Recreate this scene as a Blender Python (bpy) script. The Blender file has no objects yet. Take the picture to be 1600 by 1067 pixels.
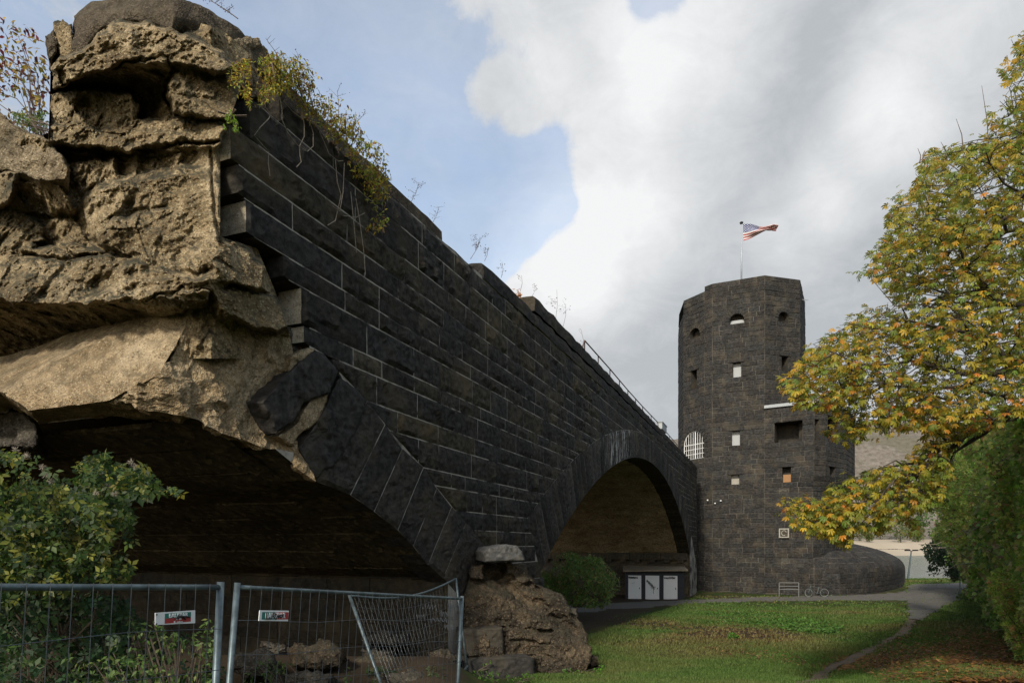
import bpy, bmesh, math, random
import numpy as np
from mathutils import Vector, Matrix, noise
from mathutils.geometry import tessellate_polygon

rnd = random.Random(7)
R = math.radians
scene = bpy.context.scene
col = scene.collection

# ------------------------------------------------------------------ camera
FPX, CX, HY = 1000.0, 800.0, 850.0          # focal length, principal column and horizon row of the 1600 px photograph
cam_d = bpy.data.cameras.new('camera')
cam_d.sensor_width = 36.0
cam_d.lens = 36.0 * FPX / 1600.0
cam_d.shift_y = (HY - 533.5) / 1600.0        # architectural shift: verticals stay parallel
cam_d.clip_end = 6000
cam = bpy.data.objects.new('camera', cam_d)
cam.rotation_euler = (R(90), 0, 0)
col.objects.link(cam)
scene.camera = cam

# ------------------------------------------------------------------ light
SUN_EL, SUN_AZ = 36.0, 205.0                 # azimuth clockwise from +Y
def dirv(px, py):
    return Vector(((px-CX)/FPX, 1.0, (HY-py)/FPX)).normalized()
w = bpy.data.worlds.new('World'); scene.world = w; w.use_nodes = True
nt = w.node_tree; nt.nodes.clear()
def N(nt, t, **kw):
    n = nt.nodes.new(t)
    for k, v in kw.items():
        if k == 'i':
            for a, b in v.items(): n.inputs[a].default_value = b
        else: setattr(n, k, v)
    return n
def L(nt, a, ao, b, bi): nt.links.new(a.outputs[ao], b.inputs[bi])
def mathn(nt, op, a, b=None, c=None, clamp=False):
    n = nt.nodes.new('ShaderNodeMath'); n.operation = op; n.use_clamp = clamp
    for i, v in enumerate((a, b, c)):
        if v is None: continue
        if isinstance(v, (int, float)): n.inputs[i].default_value = v
        else: nt.links.new(v, n.inputs[i])
    return n.outputs[0]
def mrange(nt, v, a, b, c=0.0, d=1.0, smooth=True):
    n = nt.nodes.new('ShaderNodeMapRange'); n.interpolation_type = 'SMOOTHSTEP' if smooth else 'LINEAR'
    nt.links.new(v, n.inputs[0])
    for i, x in enumerate((a, b, c, d)): n.inputs[i+1].default_value = x
    return n.outputs[0]
def mixc(nt, f, a, b, blend='MIX'):
    n = nt.nodes.new('ShaderNodeMix'); n.data_type = 'RGBA'; n.blend_type = blend
    if isinstance(f, (int, float)): n.inputs[0].default_value = f
    else: nt.links.new(f, n.inputs[0])
    for i, v in ((6, a), (7, b)):
        if isinstance(v, tuple): n.inputs[i].default_value = (v + (1,))[:4]
        else: nt.links.new(v, n.inputs[i])
    return n.outputs[2]
def noisef(nt, vec, scale, detail=6, rough=.55, dist=0.0, out=0):
    n = nt.nodes.new('ShaderNodeTexNoise')
    nt.links.new(vec, n.inputs['Vector'])
    n.inputs['Scale'].default_value = scale; n.inputs['Detail'].default_value = detail
    n.inputs['Roughness'].default_value = rough; n.inputs['Distortion'].default_value = dist
    return n.outputs[out]
def vmap(nt, vec, scale=(1, 1, 1), loc=(0, 0, 0), rot=(0, 0, 0)):
    n = nt.nodes.new('ShaderNodeMapping'); nt.links.new(vec, n.inputs[0])
    n.inputs['Location'].default_value = loc; n.inputs['Scale'].default_value = scale; n.inputs['Rotation'].default_value = rot
    return n.outputs[0]

tc = N(nt, 'ShaderNodeTexCoord'); V = tc.outputs['Generated']
sky = N(nt, 'ShaderNodeTexSky', sky_type='NISHITA', sun_disc=False, sun_elevation=R(SUN_EL), sun_rotation=R(SUN_AZ))
sky.air_density = 1.2; sky.dust_density = 2.0
bg1 = N(nt, 'ShaderNodeBackground'); bg1.inputs[1].default_value = 0.185
L(nt, sky, 0, bg1, 0)
def blob(px, py, r_out, r_in, wgt):
    d = dirv(px, py)
    n = nt.nodes.new('ShaderNodeVectorMath'); n.operation = 'DOT_PRODUCT'
    nt.links.new(V, n.inputs[0]); n.inputs[1].default_value = d
    return mathn(nt, 'MULTIPLY', mrange(nt, n.outputs['Value'], math.cos(R(r_out)), math.cos(R(r_in))), wgt)
n_big = noisef(nt, vmap(nt, V, (1, 1, 1.5), (3.1, .4, 1.7)), 2.2, 8, .6, .25)
n_fine = noisef(nt, vmap(nt, V, (1, 1, 1.3), (.3, 5.4, 2.7)), 6.0, 12, .68, .35)
fld = mathn(nt, 'ADD', mathn(nt, 'MULTIPLY', n_big, .40), mathn(nt, 'MULTIPLY', n_fine, .56))
for b in CLOUD_BLOBS if 'CLOUD_BLOBS' in globals() else [
        (1180, 330, 22, 6, .34), (1430, 420, 24, 8, .34), (1010, 200, 9, 2, .20), (860, 450, 6, 2.5, .26), (1000, 520, 14, 6, .34),
        (1300, 80, 16, 4, .22), (780, 190, 4.5, 1, .24), (30, 30, 14, 3, .10), (780, 30, 9, 2, .22), (1035, 15, 3.0, .6, -.3),
        (560, 270, 17, 6, -.22), (880, 300, 6, 3, -.20), (830, 350, 5, 2, -.22), (720, 330, 8, 3, -.22), (500, 60, 10, 3, -.10)]:
    fld = mathn(nt, 'ADD', fld, blob(*b))
mask = mrange(nt, fld, .49, .70)
n_sh = noisef(nt, vmap(nt, V, (1, 1, 1.4), (7.7, 1.1, .3)), 3.2, 8, .6, .3)
n_s2 = noisef(nt, vmap(nt, V, (1, 1, 1.6), (2.7, 8.1, 4.3)), 11.0, 12, .7, .5)
br = mathn(nt, 'ADD', mathn(nt, 'MULTIPLY_ADD', n_sh, .62, -.30), mathn(nt, 'MULTIPLY', n_s2, .42))
for b in [(1010, 190, 12, 2, .24), (860, 420, 7, 2, .30), (1460, 120, 7, 1, .20), (1350, 240, 6, 1, .20), (1250, 350, 5, 1, .16), (1560, 300, 12, 3, -.10), (1180, 200, 9, 2, -.12),
          (950, 400, 7, 2, .16), (1250, 540, 16, 5, -.10), (1180, 110, 8, 2, -.10), (1100, 610, 16, 6, -.04), (1090, 20, 8, 2, .2), (720, 40, 10, 2, .08)]:
    br = mathn(nt, 'ADD', br, blob(*b))
shade = mrange(nt, br, .10, .62, 0, 1, False)
cc = mixc(nt, shade, (.40, .425, .45), (.74, .745, .75))
bg2 = N(nt, 'ShaderNodeBackground'); nt.links.new(cc, bg2.inputs[0]); bg2.inputs[1].default_value = .92
# thin high veil over the blue
veil = mathn(nt, 'MULTIPLY_ADD', noisef(nt, vmap(nt, V, (1, 1, 2), (1, 2, 9)), 2.4, 9, .62, .4), .95, -.02)
mm = mathn(nt, 'MAXIMUM', mask, veil, clamp=True)
mx = N(nt, 'ShaderNodeMixShader'); nt.links.new(mm, mx.inputs[0]); L(nt, bg1, 0, mx, 1); L(nt, bg2, 0, mx, 2)
wo = N(nt, 'ShaderNodeOutputWorld'); L(nt, mx, 0, wo, 0)

sun_d = bpy.data.lights.new('sun', 'SUN'); sun_d.energy = 3.2; sun_d.angle = R(7); sun_d.color = (1, .93, .82)
sun = bpy.data.objects.new('sun', sun_d); col.objects.link(sun)
_s = Vector((math.sin(R(SUN_AZ))*math.cos(R(SUN_EL)), math.cos(R(SUN_AZ))*math.cos(R(SUN_EL)), math.sin(R(SUN_EL))))
sun.rotation_euler = (-_s).to_track_quat('-Z', 'Y').to_euler()
scene.view_settings.view_transform = 'Standard'; scene.view_settings.look = 'None'
scene.view_settings.exposure = 0.42; scene.view_settings.gamma = 1.0; scene.view_settings.use_curve_mapping = False
scene.cycles.max_bounces = 6

# ------------------------------------------------------------------ helpers
def mesh_obj(name, verts, faces, mat=None, parent=None, smooth=False, cols=None, mats=None, midx=None):
    me = bpy.data.meshes.new(name)
    me.from_pydata([tuple(v) for v in verts], [], faces)
    if mats:
        for m in mats: me.materials.append(m)
        if midx: me.polygons.foreach_set('material_index', midx)
    elif mat: me.materials.append(mat)
    if smooth: me.polygons.foreach_set('use_smooth', [True]*len(me.polygons))
    if cols is not None:
        a = me.color_attributes.new('col', 'FLOAT_COLOR', 'POINT')
        if isinstance(cols, tuple): arr = np.tile(np.array((cols+(1,))[:4], dtype=np.float32), len(me.vertices))
        else:
            arr = np.asarray(cols, dtype=np.float32)
            if arr.shape[1] == 3: arr = np.concatenate([arr, np.ones((len(arr), 1), np.float32)], 1)
            arr = arr.ravel()
        a.data.foreach_set('color', arr)
    me.update()
    o = bpy.data.objects.new(name, me); col.objects.link(o)
    if parent: o.parent = parent
    return o
def big_mesh(name, V3, F, mat, parent=None, cols=None, smooth=False):
    """numpy arrays: V3 (n,3), F (m,k)"""
    me = bpy.data.meshes.new(name)
    n, (m, k) = len(V3), F.shape
    me.vertices.add(n); me.vertices.foreach_set('co', np.ascontiguousarray(V3, dtype=np.float32).ravel())
    me.loops.add(m*k); me.loops.foreach_set('vertex_index', np.ascontiguousarray(F, dtype=np.int32).ravel())
    me.polygons.add(m); me.polygons.foreach_set('loop_start', np.arange(0, m*k, k, dtype=np.int32))
    me.polygons.foreach_set('loop_total', np.full(m, k, dtype=np.int32))
    if smooth: me.polygons.foreach_set('use_smooth', np.ones(m, dtype=bool))
    me.materials.append(mat)
    me.update(calc_edges=True); me.validate()
    if cols is not None:
        a = me.color_attributes.new('col', 'FLOAT_COLOR', 'POINT')
        c = np.concatenate([cols, np.ones((n, 1))], 1).astype(np.float32)
        a.data.foreach_set('color', c.ravel())
    o = bpy.data.objects.new(name, me); col.objects.link(o)
    if parent: o.parent = parent
    return o
def tag(o, label=None, cat=None, group=None, kind=None):
    if label: o['label'] = label
    if cat: o['category'] = cat
    if group: o['group'] = group
    if kind: o['kind'] = kind
    return o
def thing(name, loc, label, cat, group=None):
    """Empty at the thing's base; parts are built in world coordinates and parented with the inverse"""
    o = bpy.data.objects.new(name, None); col.objects.link(o); o.empty_display_size = .3
    tag(o, label, cat, group)
    return o
def P(px, py, Y): return Vector(((px-CX)/FPX*Y, Y, (HY-py)/FPX*Y))
def ray_plane(px, py, pt, nrm):
    r = Vector(((px-CX)/FPX, 1.0, (HY-py)/FPX))
    return r * (pt.dot(nrm) / r.dot(nrm))
class MB:
    def __init__(s): s.v = []; s.f = []; s.c = []; s.usec = False
    def add(s, v, f, c=None):
        b = len(s.v); s.v += list(v); s.f += [tuple(i+b for i in q) for q in f]
        s.c += [c or (1, 1, 1)]*len(v)
    def box(s, c, sx, sy, sz, rot=None, cc=None):
        vs = [Vector((x*sx/2, y*sy/2, z*sz/2)) for x in (-1, 1) for y in (-1, 1) for z in (-1, 1)]
        if rot: vs = [rot @ v for v in vs]
        s.add([v+Vector(c) for v in vs], [(0, 1, 3, 2), (4, 6, 7, 5), (0, 4, 5, 1), (2, 3, 7, 6), (0, 2, 6, 4), (1, 5, 7, 3)], cc)
    def tube(s, pts, rad, n=6, cc=None, caps=True):
        pts = [Vector(p) for p in pts]
        if isinstance(rad, (int, float)): rad = [rad]*len(pts)
        vs, fs = [], []
        for i, p in enumerate(pts):
            t = (pts[min(i+1, len(pts)-1)]-pts[max(i-1, 0)])
            if t.length < 1e-9: t = Vector((0, 0, 1))
            t.normalize()
            a = t.cross(Vector((0, 0, 1)) if abs(t.z) < .9 else Vector((1, 0, 0))).normalized(); b = t.cross(a)
            for k in range(n):
                q = 2*math.pi*k/n
                vs.append(p + (a*math.cos(q)+b*math.sin(q))*rad[i])
        for i in range(len(pts)-1):
            for k in range(n):
                fs.append((i*n+k, i*n+(k+1) % n, (i+1)*n+(k+1) % n, (i+1)*n+k))
        if caps: fs += [tuple(range(n))[::-1], tuple(range((len(pts)-1)*n, len(pts)*n))]
        s.add(vs, fs, cc)
    def build(s, name, mat, parent=None, smooth=False, cols=False):
        return mesh_obj(name, s.v, s.f, mat, parent, smooth, cols=(np.array(s.c) if cols else None))
def fb(p, sc, octv=4, H=.9):
    return noise.fractal(Vector(p)*sc, H, 2.0, octv)

def hash2(ix, iy, seed):
    h = np.sin(ix*127.1 + iy*311.7 + seed*74.7)*43758.5453
    return h - np.floor(h)
def vnoise(x, y, sc, seed=0, octv=3):
    x = np.asarray(x, float)*sc; y = np.asarray(y, float)*sc; t = 0; a = 1; tot = 0
    for o in range(octv):
        ix, iy = np.floor(x), np.floor(y); fx, fy = x-ix, y-iy
        fx = fx*fx*(3-2*fx); fy = fy*fy*(3-2*fy)
        v = (hash2(ix, iy, seed+o)*(1-fx)+hash2(ix+1, iy, seed+o)*fx)*(1-fy)+(hash2(ix, iy+1, seed+o)*(1-fx)+hash2(ix+1, iy+1, seed+o)*fx)*fy
        t = t+v*a; tot += a; a *= .5; x = x*2.03+11.3; y = y*2.03+7.9
    return t/tot

# ------------------------------------------------------------------ materials
def mat(name, rough=.8, spec=.3):
    m = bpy.data.materials.new(name); m.use_nodes = True
    t = m.node_tree; b = t.nodes['Principled BSDF']
    b.inputs['Roughness'].default_value = rough
    b.inputs['Specular IOR Level'].default_value = spec
    tc = t.nodes.new('ShaderNodeTexCoord')
    return m, t, b, tc.outputs['Object']
def setc(t, b, c):
    if isinstance(c, tuple): b.inputs['Base Color'].default_value = (c+(1,))[:4]
    else: t.links.new(c, b.inputs['Base Color'])
def bump(t, b, h, strength=.6, dist=.02):
    n = t.nodes.new('ShaderNodeBump'); n.inputs['Strength'].default_value = strength; n.inputs['Distance'].default_value = dist
    t.links.new(h, n.inputs['Height']); t.links.new(n.outputs[0], b.inputs['Normal'])
def attr(t):
    a = t.nodes.new('ShaderNodeAttribute'); a.attribute_name = 'col'; return a.outputs['Color']
def ramp(t, f, stops):
    n = t.nodes.new('ShaderNodeValToRGB'); t.links.new(f, n.inputs[0])
    e = n.color_ramp.elements
    while len(e) > 1: e.remove(e[-1])
    e[0].position = stops[0][0]; e[0].color = stops[0][1]+(1,)
    for p, c in stops[1:]:
        k = e.new(p); k.color = c+(1,)
    return n.outputs[0]
def voro(t, vec, scale, feature='F1', out='Distance', rnd_=1.0):
    n = t.nodes.new('ShaderNodeTexVoronoi'); n.feature = feature; t.links.new(vec, n.inputs['Vector']); n.inputs['Scale'].default_value = scale
    if 'Randomness' in n.inputs: n.inputs['Randomness'].default_value = rnd_
    return n.outputs[out]

def basalt(name, c0, c1, bumpd=.02, fine=9.0, brown=.0, lime=False, tint=True):
    m, t, b, O = mat(name, .85, .13)
    n1 = noisef(t, O, 1.1, 4); n2 = noisef(t, O, fine, 10, .65); n3 = noisef(t, vmap(t, O, (1, 1, .35)), 3.0, 6)
    c = mixc(t, mrange(t, n2, .3, .7), c0, c1)
    c = mixc(t, mathn(t, 'MULTIPLY', mrange(t, n1, .48, .68), .6), c, (c1[0]*1.5, c1[1]*1.35, c1[2]*1.05))
    if brown: c = mixc(t, mathn(t, 'MULTIPLY', mrange(t, n3, .5, .72), brown), c, (.10, .065, .035))
    # pale lichen specks and old lime bloom
    sp = voro(t, vmap(t, O, (1, 1, 1)), 34.0)
    spm = mathn(t, 'MULTIPLY', mrange(t, sp, .13, .06), mrange(t, noisef(t, O, 2.3, 3), .55, .65))
    c = mixc(t, mathn(t, 'MULTIPLY', spm, .55), c, (.26, .27, .26))
    bl = mathn(t, 'MULTIPLY', mrange(t, noisef(t, vmap(t, O, (1, 1, .5)), 1.7, 9, .7), .60, .74), .30)
    c = mixc(t, bl, c, (.10, .098, .09))
    sk = mathn(t, 'MULTIPLY', mrange(t, noisef(t, vmap(t, O, (2.6, 2.6, .16)), 1.0, 8, .7), .60, .72), .28)
    c = mixc(t, sk, c, (.13, .125, .115))
    if tint: c = mixc(t, 1.0, c, attr(t), 'MULTIPLY')
    if lime:
        st = noisef(t, vmap(t, O, (3.4, 3.4, .22)), 2.2, 7, .7)
        ln = t.nodes.new('ShaderNodeVectorMath'); ln.operation = 'DISTANCE'
        t.links.new(vmap(t, O, (1, 1, 1.3)), ln.inputs[0]); ln.inputs[1].default_value = (4.4, 26.0, 4.6*1.3)
        md = mrange(t, ln.outputs['Value'], 4.2, .5)
        c = mixc(t, mathn(t, 'MULTIPLY', mrange(t, st, .54, .61), mathn(t, 'MULTIPLY', md, 1.0)), c, (.5, .49, .46))
    setc(t, b, c)
    h = mathn(t, 'ADD', noisef(t, O, 5.5, 10, .7), mathn(t, 'MULTIPLY', noisef(t, O, 38, 5, .7), .25))
    h = mathn(t, 'ADD', h, mathn(t, 'MULTIPLY', voro(t, vmap(t, O, (1, 1, 1.8), rot=(0, .5, .4)), 4.5), .5))
    bump(t, b, h, .9, bumpd)
    return m
M = {}
M['basalt'] = basalt('wall_basalt', (.013, .0122, .011), (.054, .049, .041), .09)
M['voussoir'] = basalt('voussoir_basalt', (.015, .014, .0128), (.052, .047, .041), .07, lime=True)
M['tower'] = basalt('tower_basalt', (.015, .0148, .014), (.042, .040, .0365), .05, 6.0, .10)
M['reveal'] = basalt('reveal_basalt', (.022, .021, .019), (.05, .046, .04), .02, tint=False)

def mortar(name, lightc, darkc, sc=2.5, lo=.42, hi=.62):
    m, t, b, O = mat(name, .95, .1)
    n = noisef(t, O, sc, 7, .65)
    setc(t, b, mixc(t, mrange(t, n, lo, hi), darkc, lightc))
    bump(t, b, noisef(t, O, 30, 4), .5, .01)
    return m
M['mortar'] = mortar('wall_mortar', (.30, .275, .23), (.018, .017, .016), 1.3, .38, .56)
M['mortar_tower'] = mortar('tower_mortar', (.16, .145, .12), (.025, .023, .02), 1.0, .38, .64)

def concrete(name, pal, peb=48.0, bd=.05, moss=.35, big=1.0):
    m, t, b, O = mat(name, .95, .1)
    n1 = noisef(t, O, 1.6*big, 8, .62, .3); n2 = noisef(t, O, 7, 9, .7)
    c = ramp(t, n1, [(.28, pal[0]), (.45, pal[1]), (.58, pal[2]), (.72, pal[3])])
    c = mixc(t, mathn(t, 'MULTIPLY', mrange(t, n2, .42, .62), .55), c, tuple(x*.42 for x in pal[0]))
    vc = voro(t, O, peb, 'F1', 'Color'); sv = t.nodes.new('ShaderNodeSeparateColor'); t.links.new(vc, sv.inputs[0])
    c = mixc(t, mathn(t, 'MULTIPLY', mrange(t, sv.outputs[0], .82, .92), .45), c, tuple(min(.5, x*1.25) for x in pal[3]))
    c = mixc(t, mathn(t, 'MULTIPLY', mrange(t, sv.outputs[1], .80, .9), .55), c, tuple(x*.35 for x in pal[1]))
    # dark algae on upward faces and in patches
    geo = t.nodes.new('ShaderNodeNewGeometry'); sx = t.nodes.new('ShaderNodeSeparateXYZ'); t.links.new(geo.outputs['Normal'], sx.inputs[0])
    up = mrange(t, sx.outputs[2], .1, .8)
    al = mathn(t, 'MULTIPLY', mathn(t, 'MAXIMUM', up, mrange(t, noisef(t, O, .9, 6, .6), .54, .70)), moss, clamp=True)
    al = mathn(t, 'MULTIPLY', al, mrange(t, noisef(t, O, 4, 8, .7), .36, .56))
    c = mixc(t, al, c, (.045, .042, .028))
    setc(t, b, c)
    h = mathn(t, 'ADD', mathn(t, 'MULTIPLY', voro(t, O, peb), .35), noisef(t, O, 6, 12, .72))
    h = mathn(t, 'ADD', h, mathn(t, 'MULTIPLY', voro(t, O, peb*.35), .5))
    bump(t, b, h, 1.0, bd)
    return m
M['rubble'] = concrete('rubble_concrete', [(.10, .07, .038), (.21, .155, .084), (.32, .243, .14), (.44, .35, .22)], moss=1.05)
M['rubble_grey'] = concrete('grey_rubble_concrete', [(.12, .09, .055), (.21, .163, .10), (.28, .225, .145), (.36, .30, .21)], moss=.6)
M['slab'] = concrete('dark_slab_concrete', [(.050, .040, .028), (.075, .06, .042), (.095, .078, .054), (.13, .105, .075)], 60, .03, .5)
M['smooth'] = concrete('board_marked_concrete', [(.17, .118, .062), (.28, .205, .118), (.37, .283, .172), (.43, .34, .22)], 70, .035, .5)
M['pier'] = concrete('pier_rubble', [(.028, .023, .017), (.055, .044, .031), (.105, .078, .048), (.17, .13, .085)], 42, .05, .6)
M['pier_dark'] = concrete('pier_dark_rubble', [(.035, .031, .026), (.06, .052, .042), (.085, .075, .058), (.13, .115, .09)], 40, .05, .5)
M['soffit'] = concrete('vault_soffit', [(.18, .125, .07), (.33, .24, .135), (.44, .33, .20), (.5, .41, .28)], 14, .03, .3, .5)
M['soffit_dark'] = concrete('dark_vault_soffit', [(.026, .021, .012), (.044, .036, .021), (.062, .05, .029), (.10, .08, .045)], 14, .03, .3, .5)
M['end'] = concrete('broken_stone_end', [(.26, .22, .15), (.36, .31, .22), (.44, .38, .28), (.5, .45, .35)], 60, .01, .3)  # pale broken ends, with sunlit brightness added into the colour

def plain(name, c, rough=.6, metal=0.0, nz=.12, sc=20):
    m, t, b, O = mat(name, rough, .4)
    b.inputs['Metallic'].default_value = metal
    n = noisef(t, O, sc, 6, .65)
    setc(t, b, mixc(t, mrange(t, n, .3, .7), tuple(x*(1-nz) for x in c), tuple(min(1, x*(1+nz)) for x in c)))
    return m
M['tube'] = plain('dull_grey_steel', (.14, .145, .14), .6)
M['galv'] = plain('galvanised_steel', (.085, .11, .115), .45, .5, .35, 12)
M['wire'] = plain('wire_steel', (.075, .085, .09), .5, .5, .3)
M['white'] = plain('white_paint', (.62, .62, .60), .5, 0, .05)
M['charcoal'] = plain('charcoal_paint', (.014, .016, .022), .6, 0, .3, 4)
M['roofb'] = plain('weathered_felt', (.22, .18, .12), .9, 0, .3, 5)
M['black'] = plain('black_paint', (.012, .012, .012), .6)
M['greensign'] = plain('green_print', (.02, .14, .11), .5)
M['redsign'] = plain('red_print', (.30, .03, .03), .5)
M['paneg'] = plain('pale_board', (.30, .315, .315), .6, 0, .08)
M['panebe'] = plain('beige_board', (.28, .265, .22), .7, 0, .1)
M['orange'] = plain('orange_board', (.27, .14, .055), .7, 0, .1)
M['teal'] = plain('dusty_glass', (.05, .075, .08), .2)
M['redb'] = plain('red_board', (.20, .03, .02), .6)
M['ledge'] = plain('pale_concrete', (.30, .32, .32), .8, 0, .12, 8)
M['rust'] = plain('rusty_rail', (.10, .06, .045), .8, .2, .4, 9)
M['twig'] = plain('twig_bark', (.085, .062, .045), .9, 0, .3, 30)
M['deadstem'] = plain('dead_stem', (.20, .17, .13), .9, 0, .3, 30)
M['bark'] = plain('bark', (.055, .045, .035), .95, 0, .4, 14)
M['alu'] = plain('flagpole_white', (.33, .34, .35), .4, .1)

def leafmat(name, trans=.35, rough=.5):
    m = bpy.data.materials.new(name); m.use_nodes = True; t = m.node_tree; t.nodes.clear()
    a = attr(t); tc = t.nodes.new('ShaderNodeTexCoord')
    n = noisef(t, tc.outputs['Object'], 14, 3)
    c = mixc(t, 1.0, a, mixc(t, n, (.75, .75, .75), (1.25, 1.25, 1.25)), 'MULTIPLY')
    b = t.nodes.new('ShaderNodeBsdfPrincipled'); b.inputs['Roughness'].default_value = rough; b.inputs['Specular IOR Level'].default_value = .25
    t.links.new(c, b.inputs['Base Color'])
    tr = t.nodes.new('ShaderNodeBsdfTranslucent'); t.links.new(c, tr.inputs[0])
    mx = t.nodes.new('ShaderNodeMixShader'); mx.inputs[0].default_value = trans
    t.links.new(b.outputs[0], mx.inputs[1]); t.links.new(tr.outputs[0], mx.inputs[2])
    o = t.nodes.new('ShaderNodeOutputMaterial'); t.links.new(mx.outputs[0], o.inputs[0])
    return m
M['leaf'] = leafmat('leaf', .45); M['grass'] = leafmat('grass_blade', .25, .7)
# ------------------------------------------------------------------ ground, paths, river, far bank
PY = [-60, 0, 6, 8.5, 11, 14, 25, 37, 47, 73, 76, 84, 420]
PZ = [-1.7, -1.7, -1.85, -2.03, -2.38, -2.72, -3.18, -3.70, -4.05, -3.92, -4.2, -8.5, -9.5]
def sm(a, b, x): t = np.clip((x-a)/(b-a), 0, 1); return t*t*(3-2*t)
def gz(x, y):
    x = np.asarray(x, float); y = np.asarray(y, float)
    z = np.interp(y, PY, PZ)
    left = sm(-.2, -1.6, x)*sm(11, 5, y)                       # hollow the site fence stands in
    z = z - .45*left
    rub = sm(-.3, -1.2, x)*np.exp(-((y-9.6)/2.3)**2)           # rubble heap under the broken arch
    z = z + .55*rub
    bank = sm(.52, .72, x/np.maximum(y, 1))*sm(60, 40, y)*sm(3, 12, y)*.35
    return z + bank + (vnoise(x, y, .5, 3)-.5)*.14 + (vnoise(x, y, 2.1, 9)-.5)*.04
def gzf(x, y): return float(gz(x, y))
def gpx(px, py):
    """world point where the photograph's pixel meets the ground"""
    lo, hi = 2.0, 75.0
    k = (HY-py)/FPX
    prev = None
    ys = np.linspace(6, 75, 700); d = gz((px-CX)/FPX*ys, ys) - k*ys
    idx = np.where(d > 0)[0]
    Y = ys[idx[0]] if len(idx) else 75
    return Vector(((px-CX)/FPX*Y, Y, gzf((px-CX)/FPX*Y, Y)))

def gcol_mask(x, y):
    """soil (0..1) and litter (0..1) as they lie on the meadow"""
    n = vnoise(x, y, .35, 21, 4); n2 = vnoise(x, y, 1.6, 5, 3)
    soil = np.zeros_like(x)
    def ell(cx, cy, rx, ry, rot=0):
        dx, dy = x-cx, y-cy; c, s = math.cos(rot), math.sin(rot)
        return np.clip(1.6-1.6*np.sqrt(((dx*c+dy*s)/rx)**2+((-dx*s+dy*c)/ry)**2), 0, 1)
    a = gpx(1100, 985); soil = np.maximum(soil, ell(a.x, a.y, 3.4, 4.6, .5)*.8)
    a = gpx(1010, 975); soil = np.maximum(soil, ell(a.x, a.y, 2.0, 4.0, .2)*.6)
    a = gpx(925, 962); soil = np.maximum(soil, ell(a.x, a.y, 2.4, 5.0)*1.0)
    lit = np.zeros_like(x)
    a = gpx(1480, 1025); lit = np.maximum(lit, ell(a.x, a.y, 3.4, 5.0, -.5)*1.3)
    a = gpx(1560, 1000); lit = np.maximum(lit, ell(a.x, a.y, 2.2, 6.0, -.6)*.8)
    under = sm(-.4, -1.0, x)*sm(3, 6, y)*sm(40, 20, y)
    soil = np.maximum(soil, under*.95)
    vault = ((x*.9266-y*.3762+5.79) < -.3) & (y > 14)
    soil = np.where(vault, np.maximum(soil, .75), soil)
    soil = np.clip(soil*(.45+n*1.1) + (n2-.62)*.9, 0, 1)
    soil = np.clip(soil+np.clip((vnoise(x, y, .22, 55, 4)-.56)*2.6, 0, .55), 0, 1)
    return soil, np.clip(lit*(.4+n2*1.1), 0, 1), n, n2
def grid_sheet(name, xs, ys, matn):
    X, Y = np.meshgrid(xs, ys); Z = gz(X, Y)
    nx, ny = len(xs), len(ys)
    i = np.arange(nx*ny).reshape(ny, nx)
    F = np.stack([i[:-1, :-1], i[:-1, 1:], i[1:, 1:], i[1:, :-1]], -1).reshape(-1, 4)
    soil, lit, n, n2 = gcol_mask(X, Y)
    c = np.stack([soil, lit, n], -1).reshape(-1, 3)
    o = big_mesh(name, np.stack([X, Y, Z], -1).reshape(-1, 3), F, matn, cols=c, smooth=True)
    return o
m, t, b, O = mat('meadow_soil', .95, .1)
a = attr(t); sp = t.nodes.new('ShaderNodeSeparateColor'); t.links.new(a, sp.inputs[0])
g = mixc(t, noisef(t, O, 3, 8, .7), (.016, .028, .006), (.035, .055, .012))
g = mixc(t, mrange(t, noisef(t, O, .5, 5), .45, .6), g, (.05, .045, .016))
s = mixc(t, noisef(t, O, 6, 9, .7), (.02, .015, .009), (.062, .045, .028))
c = mixc(t, mrange(t, sp.outputs[0], .25, .7), g, s)
li = ramp(t, voro(t, O, 14, 'F1', 'Color'), [(.2, (.05, .025, .01)), (.5, (.16, .075, .022)), (.8, (.22, .12, .04))])
c = mixc(t, mathn(t, 'MULTIPLY', sp.outputs[1], .8), c, li)
setc(t, b, c); bump(t, b, noisef(t, O, 18, 8, .7), .8, .04)
M['soil'] = m
xs = np.unique(np.concatenate([np.linspace(-2500, -40, 14), np.linspace(-40, -6, 50), np.linspace(-6, 20, 200), np.linspace(20, 60, 80), np.linspace(60, 2500, 14)]))
ys = np.unique(np.concatenate([np.linspace(-60, 3, 20), np.linspace(3, 30, 190), np.linspace(30, 90, 140), np.linspace(90, 420, 8)]))
ground = grid_sheet('ground', xs, ys, M['soil']); tag(ground, 'meadow sloping down from the wall to the river', None, kind='structure')

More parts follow.
